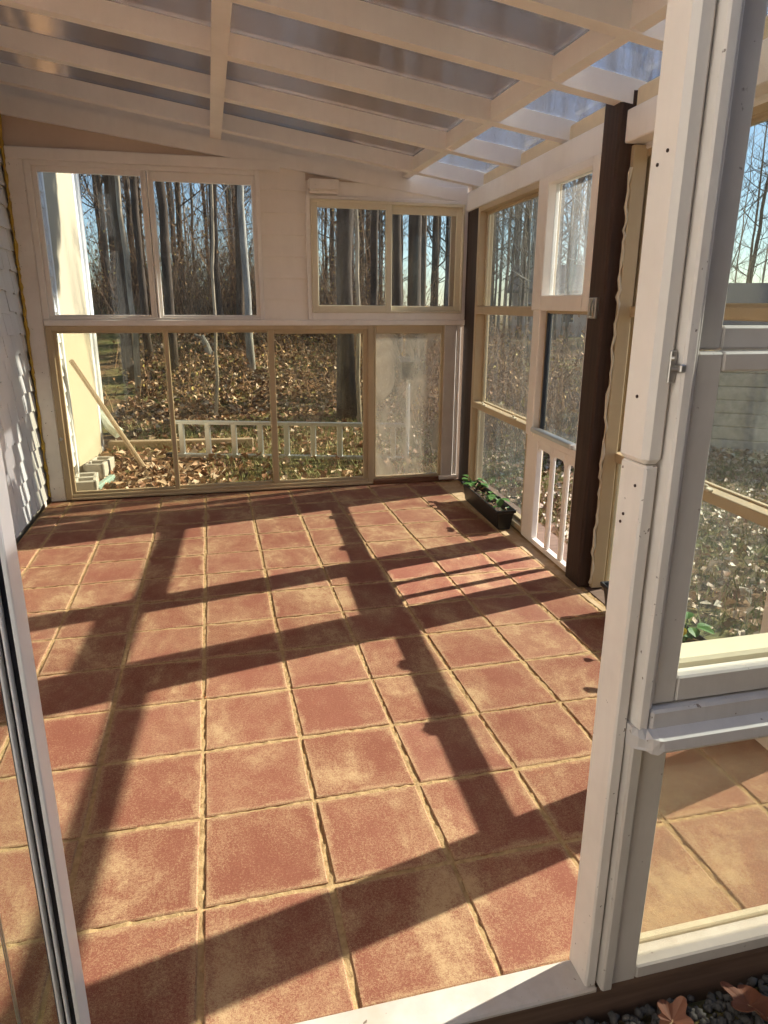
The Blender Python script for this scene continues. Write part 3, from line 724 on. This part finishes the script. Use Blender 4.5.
def mass(name, verts, faces, mat, label, cat):
    me = bpy.data.meshes.new(name)
    me.vertices.add(len(verts)); me.vertices.foreach_set('co', (np.asarray(verts) * S).ravel())
    faces = np.asarray(faces); k = faces.shape[1]
    me.loops.add(faces.size); me.loops.foreach_set('vertex_index', faces.ravel().astype(np.int32))
    me.polygons.add(len(faces)); me.polygons.foreach_set('loop_start', np.arange(0, faces.size, k, dtype=np.int32))
    me.materials.append(mat); me.update(calc_edges=True); me.validate()
    o = bpy.data.objects.new(name, me); COL.objects.link(o)
    tag(o, label, cat, kind='stuff'); return o

def leaf_cards(P, size, tilt):
    """curled lobed leaves: two bent quads each"""
    n = len(P); yaw = rng.uniform(0, 2 * np.pi, n); tl = rng.normal(0, tilt, n); tr = rng.normal(0, tilt, n)
    s = size * rng.uniform(.55, 1.25, n)
    d = np.stack([np.cos(yaw) * np.cos(tl), np.sin(yaw) * np.cos(tl), np.sin(tl)], 1)
    sd = np.stack([-np.sin(yaw) * np.cos(tr), np.cos(yaw) * np.cos(tr), np.sin(tr)], 1)
    up = np.cross(d, sd); cur = rng.uniform(.1, .5, n)[:, None]
    e = s[:, None]
    V = np.stack([P - d * e * .5, P - sd * e * .36 + up * e * cur, P + d * e * .5 + up * e * .12, P + sd * e * .36 + up * e * cur], 1).reshape(-1, 3)
    b = np.arange(n)[:, None] * 4
    F = np.concatenate([b + np.array([[0, 1, 2]]), b + np.array([[0, 2, 3]])], 0)
    return V, F

def scatter(n, x0, x1, y0, y1, keep=None, lift=.03):
    P = np.stack([rng.uniform(x0, x1, n), rng.uniform(y0, y1, n), np.zeros(n)], 1)
    if keep is not None: P = P[[keep(p[0], p[1]) for p in P]]
    P[:, 2] = [gz(p[0], p[1]) + lift + abs(rng.normal(0, .05)) for p in P]
    return P
inside = lambda x, y: -4.9 < x < 6.9 and -1.9 < y < 12.9
for n, x0, x1, y0, y1, keep, lab in (
    (17000, -12, 20, 25.5, 45, lambda x, y: not (x < -3.8 and y < 41), 'dry brown leaves covering the slope behind the lawn'),
    (2600, -3.3, 8, 13.4, 18, lambda x, y: x < 0.5 or rng.random() < .25, 'dry leaves close outside the end wall, around the blocks'),
    (1200, -3.3, 10, 18, 25.5, None, 'scattered leaves on the lawn behind the ladder'),
    (17000, 7.4, 24, -1, 24, None, 'dry leaves strewn over the lawn outside the right wall')):
    V, F = leaf_cards(scatter(n, x0, x1, y0, y1, keep), .20 if 'right wall' in lab else .28, .5)
    mass('fallen_leaves', V, F, M['litter_pale'] if 'right wall' in lab else M['litter'], lab, 'leaves')

def blades(P, h):
    n = len(P); a = rng.uniform(0, 2 * np.pi, n); hh = h * rng.uniform(.5, 1.3, n)
    lean = rng.normal(0, .4, (n, 2)) * hh[:, None]
    side = np.stack([np.cos(a), np.sin(a), np.zeros(n)], 1) * .018
    tip = P + np.concatenate([lean, hh[:, None]], 1)
    V = np.stack([P - side, P + side, tip], 1).reshape(-1, 3)
    return V, (np.arange(n * 3).reshape(-1, 3))
for n, x0, x1, y0, y1, keep, lab in (
    (9000, -3.3, 9, 13.4, 26, lambda x, y: x > 0 or y > 20, 'thin autumn grass behind the end wall'),
    (12000, 7.4, 16, 0, 20, None, 'thin autumn grass outside the right wall')):
    V, F = blades(scatter(n, x0, x1, y0, y1, keep, 0), .2)
    mass('grass', V, F, M['blade'], lab, 'grass')

# thicket of dry brush with clinging leaves
def thicket(regions, hmax):
    Vt = []; Ft = []; L = []
    for (n, x0, x1, y0, y1, h) in regions:
        for _ in range(n):
            x = rng.uniform(x0, x1); y = rng.uniform(y0, y1); p = np.array([x, y, gz(x, y)])
            hh = h * rng.uniform(.4, 1.1); k = 4
            d = np.array([rng.normal(0, .25), rng.normal(0, .25), 1.0]); r = rng.uniform(.012, .03)
            pts = [p]
            for i in range(k):
                d = d + rng.normal(0, .22, 3); d /= np.linalg.norm(d); pts.append(pts[-1] + d * hh / k)
                if rng.random() < .45: L.append(pts[-1] + rng.normal(0, .15, 3))
            def stick(pts, r):
                b = len(Vt)
                for i, q in enumerate(pts):
                    rr = r * (1 - .75 * i / (len(pts) - 1))
                    for a in (0, 2.1, 4.2): Vt.append(q + np.array([math.cos(a) * rr, math.sin(a) * rr, 0]))
                for i in range(len(pts) - 1):
                    for c in range(3): Ft.append((b + i * 3 + c, b + i * 3 + (c + 1) % 3, b + i * 3 + 3 + (c + 1) % 3, b + i * 3 + 3 + c))
            stick(pts, r)
            for _b in range(2):
                q = pts[rng.integers(1, k)]; dv = np.array([rng.normal(0, .6), rng.normal(0, .6), .5]); e = q + dv / np.linalg.norm(dv) * hh * .35
                stick([q, (q + e) / 2 + rng.normal(0, .05, 3), e], r * .5)
                if rng.random() < .5: L.append(e)
    return np.array(Vt), np.array(Ft), np.array(L)
V, F, L = thicket([(1800, -8, 16, 43, 56, 5.5), (1000, -6, 14, 40, 60, 11), (500, -5, 12, 27, 40, 1.6), (700, 8, 20, 34, 44, 3.6), (800, 13, 30, 18, 36, 4.0), (500, 8.5, 15, 17, 26, 3.0), (120, 19, 26, 17, 22, 4)], 4)
mass('brush', V, F, M['brush'], 'tangle of thin dry brush under the trees', 'brush')
V, F = leaf_cards(L, .20, 1.0)
mass('brush_leaves', V, F, M['brush_leaf'], 'rusty leaves still clinging to the brush', 'leaves')

# ------------------------------------------------------------------ trees
def make_tree(R, h, r0, lean, nb, low, wig=.30, fork=False):
    """trunk path and branch mesh, in tiles, rooted at the origin"""
    tr = MB(); br = MB(); n = 20; pts = []; rad = []
    px = py = 0.0; dx, dy = lean
    for i in range(n + 1):
        q = i / n; pts.append(Vector((px, py, -.6 + h * q))); rad.append(r0 * ((1.3 if i == 0 else R.uniform(.90, 1.08)) * (1 - .72 * q)))
        px += dx * h / n + R.uniform(-wig, wig) * .35; py += dy * h / n + R.uniform(-wig, wig) * .35
    tr.tube(pts, rad, 10)
    def at(q):
        f = q * n; i = min(int(f), n - 1); return pts[i].lerp(pts[i + 1], f - i), r0 * (1 - .72 * q)
    if fork:
        p, r = at(.32); a = R.uniform(0, 6.28); tip = p + Vector((math.cos(a) * h * .12, math.sin(a) * h * .12, h * .5))
        tr.tube([p, p.lerp(tip, .3) + Vector((math.cos(a) * .4, math.sin(a) * .4, 0)), p.lerp(tip, .7), tip], [r * .7, r * .6, r * .4, r * .1], 8)
    def branch(p, d, L, r, depth):
        k = 4; q = [p]; dd = d.copy()
        for i in range(k):
            dd = (dd + Vector((R.uniform(-.25, .25), R.uniform(-.25, .25), R.uniform(-.05, .25)))).normalized(); q.append(q[-1] + dd * L / k)
        br.tube(q, [r * (1 - .8 * i / k) for i in range(k + 1)], 5 if depth < 2 else 3, caps=False)
        if depth < 3:
            for _ in range(3 if depth < 2 else 2):
                i = R.randint(1, k - 1); nd = (dd + Vector((R.uniform(-.9, .9), R.uniform(-.9, .9), R.uniform(-.2, .6)))).normalized()
                branch(q[i], nd, L * R.uniform(.4, .65), r * .5, depth + 1)
    for b in range(nb):
        q = low + (0.97 - low) * (b + R.random()) / nb; p, r = at(q); a = R.uniform(0, 6.28); el = R.uniform(.15, .9)
        branch(p, Vector((math.cos(a) * math.cos(el), math.sin(a) * math.cos(el), math.sin(el))), h * R.uniform(.10, .22) * (1.15 - q * .6), max(.03, r * R.uniform(.22, .42)), 1)
    return tr, br

def first_tree(R, x, y, mat, label, group=None, **kw):
    tr, br = make_tree(R, **kw)
    t = Thing('tree', (0, 0, 0), label=label, cat='tree', group=group)
    a = tr.build('trunk', mat, None, t.o, smooth=True); b = br.build('branches', mat, None, t.o, fix=False)
    t.o.location = Vector((x, y, gz(x, y))) * S
    return t.o
def copy_tree(src, x, y, rz, s, label, group=None):
    r = src.copy(); COL.objects.link(r); r.location = Vector((x, y, gz(x, y))) * S; r.rotation_euler = (0, 0, rz); r.scale = (s, s, s * random.uniform(.9, 1.1))
    r['label'] = label
    if group: r['group'] = group
    elif 'group' in r: del r['group']
    for ch in list(src.children):
        c = ch.copy(); COL.objects.link(c); c.parent = r
    return r

# camera, used here only to know the direction in which each tree of the photo stands
CAM = dict(f=692.52, yaw=0.240898, pitch=0.290406, roll=-0.005407, C=Vector((0.3326, -4.3783, 4.3987)))
def cam_axes():
    cy, sy, cp, sp = math.cos(CAM['yaw']), math.sin(CAM['yaw']), math.cos(CAM['pitch']), math.sin(CAM['pitch'])
    f = Vector((sy * cp, cy * cp, -sp)); r = Vector((cy, -sy, 0)); d = f.cross(r)
    cr, sr = math.cos(CAM['roll']), math.sin(CAM['roll'])
    return r * cr + d * sr, d * cr - r * sr, f
def bearing_x(px, py, yy):
    r, d, f = cam_axes(); v = f + r * ((px - 384) / CAM['f']) + d * ((py - 512) / CAM['f'])
    return CAM['C'].x + v.x * (yy - CAM['C'].y) / v.y

special = [  # bearing, depth, radius, height, lean, bark, label, low branch, fork
    (119, 33, .33, 44, (.004, 0), 'bark_brown', 'stout brown tree behind the left pane of the upper left window, straight trunk', .45, False),
    (126, 31, .15, 34, (-.01, 0), 'bark_pale', 'pale slim tree just beside the stout brown tree in the left pane', .5, False),
    (141, 36, .24, 40, (-.015, 0), 'bark_dark', 'dark tree standing just left of the mullion of the upper left window', .4, False),
    (163, 34, .30, 42, (-.01, 0), 'bark_dark', 'dark tree standing just right of the mullion of the upper left window', .4, True),
    (213, 40, .30, 46, (.0, 0), 'bark_dark', 'tall dark straight tree in the middle of the right pane of the upper left window', .45, False),
    (204, 27, .085, 22, (.02, 0), 'bark_pale', 'thin leaning pale sapling in the right pane of the upper left window', .5, False),
    (236, 38, .30, 44, (.002, 0), 'bark_brown', 'brown tree left of the pale grey trunk at the edge of the upper left window', .5, False),
    (246, 34, .22, 44, (.0, 0), 'bark_grey', 'pale grey smooth-barked tree near the right edge of the upper left window', .5, False),
    (346, 25.5, .43, 46, (.012, 0), 'bark_dark', 'thickest dark trunk, filling the left pane of the small cream window', .5, False),
    (359, 23.5, .10, 26, (.018, 0), 'bark_pale', 'slim pale tree leaning against the view of the thickest trunk', .55, False),
    (373, 34, .24, 40, (.0, 0), 'bark_dark', 'narrow dark tree right of the thickest trunk in the same pane', .4, False),
    (396, 30, .34, 42, (.0, 0), 'bark_dark', 'dark tree half hidden behind the meeting stile of the small cream window', .5, False),
    (413, 27, .36, 44, (.02, 0), 'bark_dark', 'big dark tree in the right pane of the small cream window', .35, True),
    (428, 31, .19, 34, (-.01, 0), 'bark_brown', 'brown tree with spreading limbs in the right pane of the small cream window', .22, True),
]
for i, (px, yy, r, h, lean, bk, label, low, fork) in enumerate(special):
    first_tree(random.Random(100 + i), bearing_x(px, 250, yy), yy, M[bk], label, h=h, r0=r * .92, lean=lean, nb=13, low=low, fork=fork)
# a leaning tree to the right, seen through the front window
first_tree(random.Random(200), 44, 37.5, M['bark_brown'], 'leaning forked tree seen through the upper front sash against the sky', h=50, r0=.75, lean=(.16, -.10), nb=18, low=.22, fork=True)
# pine added to shade the upper house wall; its dense crown is unseen
tr, br = make_tree(random.Random(210), 30, .42, (0, 0), 6, .5)
pine = Thing('tree', (0, 0, 0), label='tall pine added beyond the lawn to the right, shading crown out of view', cat='tree')
tr.build('trunk', M['bark_brown'], None, pine.o, smooth=True); br.build('branches', M['bark_brown'], None, pine.o, fix=False)
Rp = np.random.default_rng(5); q = Rp.normal(0, 1, (9000, 3)); q /= np.linalg.norm(q, axis=1)[:, None]; q *= (Rp.uniform(.15, 1, 9000) ** .5)[:, None]
q = q * np.array([3.0, 5.4, 4.2]) + np.array([0, .9, 23.3])
V, F = leaf_cards(q, .75, 1.2)
crown = mass('crown', V, F, M['leaf_green'], None, None); crown.parent = pine.o
pine.o.location = Vector((21.5, 17.5, -.4)) * S
# the woods behind
protos = []
kinds = [(38, .20, 'bark_dark'), (42, .26, 'bark_dark'), (36, .18, 'bark_brown'), (44, .28, 'bark_brown'), (34, .15, 'bark_grey'), (30, .12, 'bark_pale')]
WL = 'slender bare tree standing deep in the woods behind the brush'
SL = 'bare tree among the dry brush outside the right wall'
for i, (h, r, bk) in enumerate(kinds):
    x, yy = [(-6, 52), (3, 58), (10, 50), (17, 62), (-2, 64), (7, 47)][i]
    protos.append(first_tree(random.Random(300 + i), x, yy, M[bk], WL, 'woods behind the end wall', h=h, r0=r, lean=(random.uniform(-.02, .02), 0), nb=24, low=.16, fork=i % 2 == 0))
Rw = random.Random(11)
for i in range(140):
    yy = Rw.uniform(44, 100); half = 10 + yy * .36; x = Rw.uniform(-half + yy * .12, half + yy * .12 + 6)
    if x < -3.2 and yy < 42: continue
    copy_tree(Rw.choice(protos), x, yy, Rw.uniform(0, 6.28), Rw.uniform(.75, 1.25), WL, 'woods behind the end wall')
for i in range(190):
    a = Rw.uniform(math.radians(22), math.radians(66)); d = Rw.uniform(45, 120)
    x = math.sin(a) * d; yy = -4 + math.cos(a) * d
    if -6 < yy - .23 * x < 41 and x < 72: continue
    copy_tree(Rw.choice(protos), x, yy, Rw.uniform(0, 6.28), Rw.uniform(.6, 1.1), SL, 'trees beyond the right wall')

# ------------------------------------------------------------------ outdoor things
def along(frame_o, p0, p1):
    d = Vector(p1) - Vector(p0); return d.length, math.atan2(d.y, d.x)
# aluminium ladder lying on its edge
p0 = (-1.15, 18.95); p1 = (6.2, 16.75); L = math.hypot(p1[0] - p0[0], p1[1] - p0[1]); FR = Frame(p0[0], p0[1], math.atan2(p1[1] - p0[1], p1[0] - p0[0]))
zb = -.40
t = Thing('ladder', (L / 2, 0, zb), FR, 'aluminium ladder lying on its long edge in the grass behind the lower window', 'ladder')
for z in (zb + .04, zb + 1.12):
    mb = MB(); mb.box(0, L, -.10, .10, z, z + .035, .006); mb.box(0, L, -.10, -.07, z - .035, z + .07, .006); mb.box(0, L, .07, .10, z - .035, z + .07, .006)
    t.part('rail', mb, M['alum'])
k = .42
while k < L - .2:
    mb = MB(); mb.box(k - .085, k + .085, -.06, .06, zb + .05, zb + 1.14, .02); t.part('rung', mb, M['alum']); k += .86
for z in (zb + .04, zb + 1.12):
    mb = MB(); mb.box(-.12, .12, -.12, .12, z - .05, z + .085, .01); t.part('end_cap', mb, M['plastic_black'])
# planks, blocks and pipes by the chimney
def bar_thing(name, a, b, w, h, mat, label, cat, mb=None):
    a = Vector(a); b = Vector(b); d = b - a; Lg = d.length
    mb = MB(); mb.box(-Lg / 2, Lg / 2, -w / 2, w / 2, -h / 2, h / 2, min(.02, h * .2))
    o = mb.build(name, mat); o.location = (a + b) / 2 * S
    o.rotation_euler = d.to_track_quat('X', 'Z').to_euler(); tag(o, label, cat); return o
bar_thing('plank', (-3.30, 15.9, 2.95), (-1.75, 16.9, gz(-1.75, 16.9) + .06), .16, .10, M['raw_timber'], 'long thin plank leaning on the cream chimney wall', 'plank')
bar_thing('plank', (-2.2, 15.3, gz(-2, 15) + .08), (-1.0, 16.12, gz(-1, 15) + .08), .12, .08, M['raw_timber'], 'short pale board flat among leaves near the lower left pane', 'plank')
bar_thing('pipe', (-2.95, 14.3, gz(-3, 14) + .14), (-2.55, 15.7, gz(-2.6, 15) + .2), .16, .14, M['teal_pipe'], 'weathered green pipe lying in the leaves by the chimney', 'pipe')
def block(x, y, rz, label):
    t = Thing('concrete_block', (x, y, gz(x, y)), Frame(), label, 'concrete block')
    z = gz(x, y); mb = MB(); w, l, h = .28, .55, .5
    mb.box(x - w, x + w, y - l, y - l + .1, z, z + h, .02); mb.box(x - w, x + w, y + l - .1, y + l, z, z + h, .02); mb.box(x - w, x + w, y - .06, y + .06, z, z + h, .02)
    mb.box(x - w, x - w + .1, y - l, y + l, z, z + h, .02); mb.box(x + w - .1, x + w, y - l, y + l, z, z + h, .02)
    t.part('block_shell', mb, M['concrete']); t.o.rotation_euler = (0, 0, rz)
block(-3.05, 14.6, .1, 'grey concrete block nearest the lower left pane, below the chimney')
block(-3.0, 16.6, -.15, 'grey concrete block further along the foot of the chimney wall')
# downspout with a kicked-out foot
t = Thing('downspout', (-3.3, 21.1, 0), None, 'white downspout running down the corner of the cream chimney', 'downspout')
mb = MB(); mb.box(-3.62, -3.36, 20.97, 21.25, .9, 13, .04); t.part('pipe', mb, M['door_white'])
mb = MB(); mb.tube([(-3.49, 21.1, 1.0), (-3.46, 21.05, .75), (-3.2, 20.9, .35), (-2.9, 20.75, .1)], [.17, .18, .19, .2], 10); t.part('elbow', mb, M['galv'])
# edging timber across the lawn
bar_thing('landscape_timber', (-3.3, 20.9, gz(-3, 21) + .15), (1.6, 20.3, gz(1, 20) + .15), .3, .3, M['raw_timber'], 'grey-brown landscape timber edging the lawn behind the ladder', 'timber')
# stump of pale wood on the slope
t = Thing('stump', (.1, 37, gz(.1, 37)), None, 'small broken pale stump at the top of the leafy slope', 'stump')
mb = MB(); z = gz(.1, 37); mb.tube([(.3, 37, z - .1), (.1, 37, z + .5), (-.1, 37, z + 1.0)], [.22, .18, .12], 9); t.part('trunk', mb, M['bark_grey'])
mb = MB(); mb.tube([(-.05, 37, z + .85), (-.5, 37, z + 1.05)], [.1, .06], 7); t.part('broken_limb', mb, M['bark_grey'])
# pole with a box behind the cloudy pane
t = Thing('bird_feeder', (6.35, 17, gz(6.3, 17)), None, 'box feeder on a pale pole blurred behind the cloudy pane', 'bird feeder')
z = gz(6.3, 17)
mb = MB(); mb.tube([(6.35, 17, z), (6.35, 17, z + 2.6)], .06, 10); t.part('pole', mb, M['door_white'])
mb = MB(); mb.box(6.08, 6.62, 16.75, 17.25, z + 2.6, z + 3.15, .02); t.part('box', mb, M['plastic_black'])
mb = MB(); mb.prism([(16.65, z + 3.15), (17.35, z + 3.15), (17.0, z + 3.3)], 0, 6.0, 6.7); t.part('roof', mb, M['plastic_black'])
# grey board shed to the right
fr = Frame(17.2, 16.4, -.62)
sh = Thing('shed', (4, 1, -.4), fr, 'grey horizontal-board shed beyond the lawn, seen through the lower front sash', 'shed')
mb = MB()
for k in range(9): mb.box(0, 9, -.02 + (k % 2) * .006, 3, -.5 + k * .46, -.06 + k * .46, .02)
sh.part('board_wall', mb, M['shed_grey'])
mb = MB(); mb.prism([(-.4, 3.6), (1.5, 5.0), (3.4, 3.6), (3.4, 3.75), (1.5, 5.2), (-.4, 3.75)], 0, -.4, 9.4); sh.part('roof', mb, M['roof_grey'])
mb = MB(); mb.prism([(0, 3.6), (3, 3.6), (1.5, 4.95)], 0, .02, .2); sh.part('gable', mb, M['shed_grey'])
# neighbour's house
hf = Frame(34, 72, -.5)
h = Thing('house', (5, 4, gz(36, 74)), hf, 'pale pinkish house far beyond the trees, seen through the far right window', 'house')
z = gz(26, 52) - .6
mb = MB(); mb.box(0, 8.5, 0, 7, z, z + 5.6, .03); h.part('walls', mb, M['house_pink'])
mb = MB(); mb.prism([(-.8, z + 5.4), (3.5, z + 8.2), (7.8, z + 5.4), (7.8, z + 5.7), (3.5, z + 8.6), (-.8, z + 5.7)], 0, -.6, 9.1); h.part('roof', mb, M['roof_grey'])
for xx in (1.4, 5.4):
    mb = MB(); mb.box(xx, xx + 1.5, -.06, .05, z + 2.2, z + 4.4, .02); o = h.part('window', mb, M['door_white'])
    mb = MB(); mb.box(xx + .12, xx + 1.38, -.09, -.05, z + 2.32, z + 4.28, .01); h.part('pane', mb, M['window_dark'], o)

# gravel and a few brown leaves in front of the base board
Pg = rng.uniform([1.2, -2.6], [6.0, -1.33], (4200, 2))
ico = [(0, 0, 1), (.89, 0, .45), (.28, .85, .45), (-.72, .53, .45), (-.72, -.53, .45), (.28, -.85, .45), (.72, .53, -.45), (-.28, .85, -.45), (-.89, 0, -.45), (-.28, -.85, -.45), (.72, -.53, -.45), (0, 0, -1)]
icf = [(0, 1, 2), (0, 2, 3), (0, 3, 4), (0, 4, 5), (0, 5, 1), (1, 6, 2), (2, 7, 3), (3, 8, 4), (4, 9, 5), (5, 10, 1), (6, 7, 2), (7, 8, 3), (8, 9, 4), (9, 10, 5), (10, 6, 1), (6, 11, 7), (7, 11, 8), (8, 11, 9), (9, 11, 10), (10, 11, 6)]
ico = np.array(ico); Vg = []; Fg = []
for i, (x, y) in enumerate(Pg):
    r = rng.uniform(.014, .04); Vg.append(ico * r * rng.uniform(.7, 1.2, 3) * (1 + rng.normal(0, .08, (12, 1))) + np.array([x, y, gz(x, y) + .01])); Fg.append(np.array(icf) + i * 12)
mass('gravel', np.concatenate(Vg), np.concatenate(Fg), M['pebble'], 'dark grey gravel in front of the brown base board', 'gravel')
def oak_leaf(x, y, rz, s, label):
    mb = MB(); pts = []
    n = 36
    for i in range(n):
        a = 2 * math.pi * i / n; r = s * (.55 + .45 * abs(math.cos(2.5 * a))) * (1.0 if math.cos(a) > -.6 else .7)
        pts.append((math.cos(a) * r * 1.2, math.sin(a) * r * .8, .03 * math.cos(3 * a) + .05 * abs(math.sin(a))))
    mb.add(pts + [(0, 0, 0)], [(i, (i + 1) % n, n) for i in range(n)])
    t = Thing('dry_leaf', (0, 0, 0), None, label, 'leaf')
    o = mb.build('blade', M['dry_leaf'], None, t.o); sd = o.modifiers.new('thickness', 'SOLIDIFY'); sd.thickness = .002
    mb = MB(); mb.tube([(s * .2, 0, .0), (-s * .9, .02, .01), (-s * 1.4, .06, .04)], .009, 5); mb.build('stalk', M['stem_dry'], None, t.o)
    t.o.location = Vector((x, y, gz(x, y) + .07)) * S; t.o.rotation_euler = (.1, -.1, rz)
oak_leaf(3.03, -1.50, .6, .16, 'brown lobed leaf on the gravel by the base board, nearest the door post')
oak_leaf(3.62, -1.52, 2.2, .17, 'brown lobed leaf on the gravel further right along the base board')

# ------------------------------------------------------------------ light, sky, camera
w = bpy.data.worlds.new('World'); sc.world = w; w.use_nodes = True
nt = w.node_tree; nt.nodes.clear()
sun_dir = Vector((1, .232, .602)).normalized()
sky = nt.nodes.new('ShaderNodeTexSky'); sky.sky_type = 'NISHITA'; sky.sun_disc = False
sky.sun_elevation = math.asin(sun_dir.z); sky.sun_rotation = math.atan2(sun_dir.x, sun_dir.y)
sky.air_density = 1.0; sky.dust_density = 0.3; sky.ozone_density = 2.0
bg = nt.nodes.new('ShaderNodeBackground'); bg.inputs[1].default_value = 0.115
out = nt.nodes.new('ShaderNodeOutputWorld'); nt.links.new(mixc(nt, 1.0, sky.outputs[0], (0.90, 0.97, 1.08), 'MULTIPLY'), bg.inputs[0]); nt.links.new(bg.outputs[0], out.inputs[0])
sl = bpy.data.lights.new('Sun', 'SUN'); sl.energy = 8.5; sl.angle = math.radians(.53); sl.color = (1, .93, .82)
so = bpy.data.objects.new('Sun', sl); COL.objects.link(so); so.rotation_euler = sun_dir.to_track_quat('Z', 'Y').to_euler(); so.location = (20, 5, 12)

cam = bpy.data.cameras.new('Camera'); cam.sensor_fit = 'HORIZONTAL'; cam.sensor_width = 36; cam.lens = CAM['f'] * 36 / 768
cam.clip_start = .05; cam.clip_end = 500
co = bpy.data.objects.new('Camera', cam); COL.objects.link(co)
r, d, f = cam_axes()
co.matrix_world = Matrix(((r.x, -d.x, -f.x, 0), (r.y, -d.y, -f.y, 0), (r.z, -d.z, -f.z, 0), (0, 0, 0, 1)))
co.location = CAM['C'] * S
sc.camera = co
vs_ = sc.view_settings; vs_.view_transform = 'Standard'; vs_.look = 'None'; vs_.gamma = 1.0; vs_.use_curve_mapping = False; vs_.exposure = 0.60
sc.cycles.transparent_max_bounces = 24
sc.cycles.max_bounces = 12
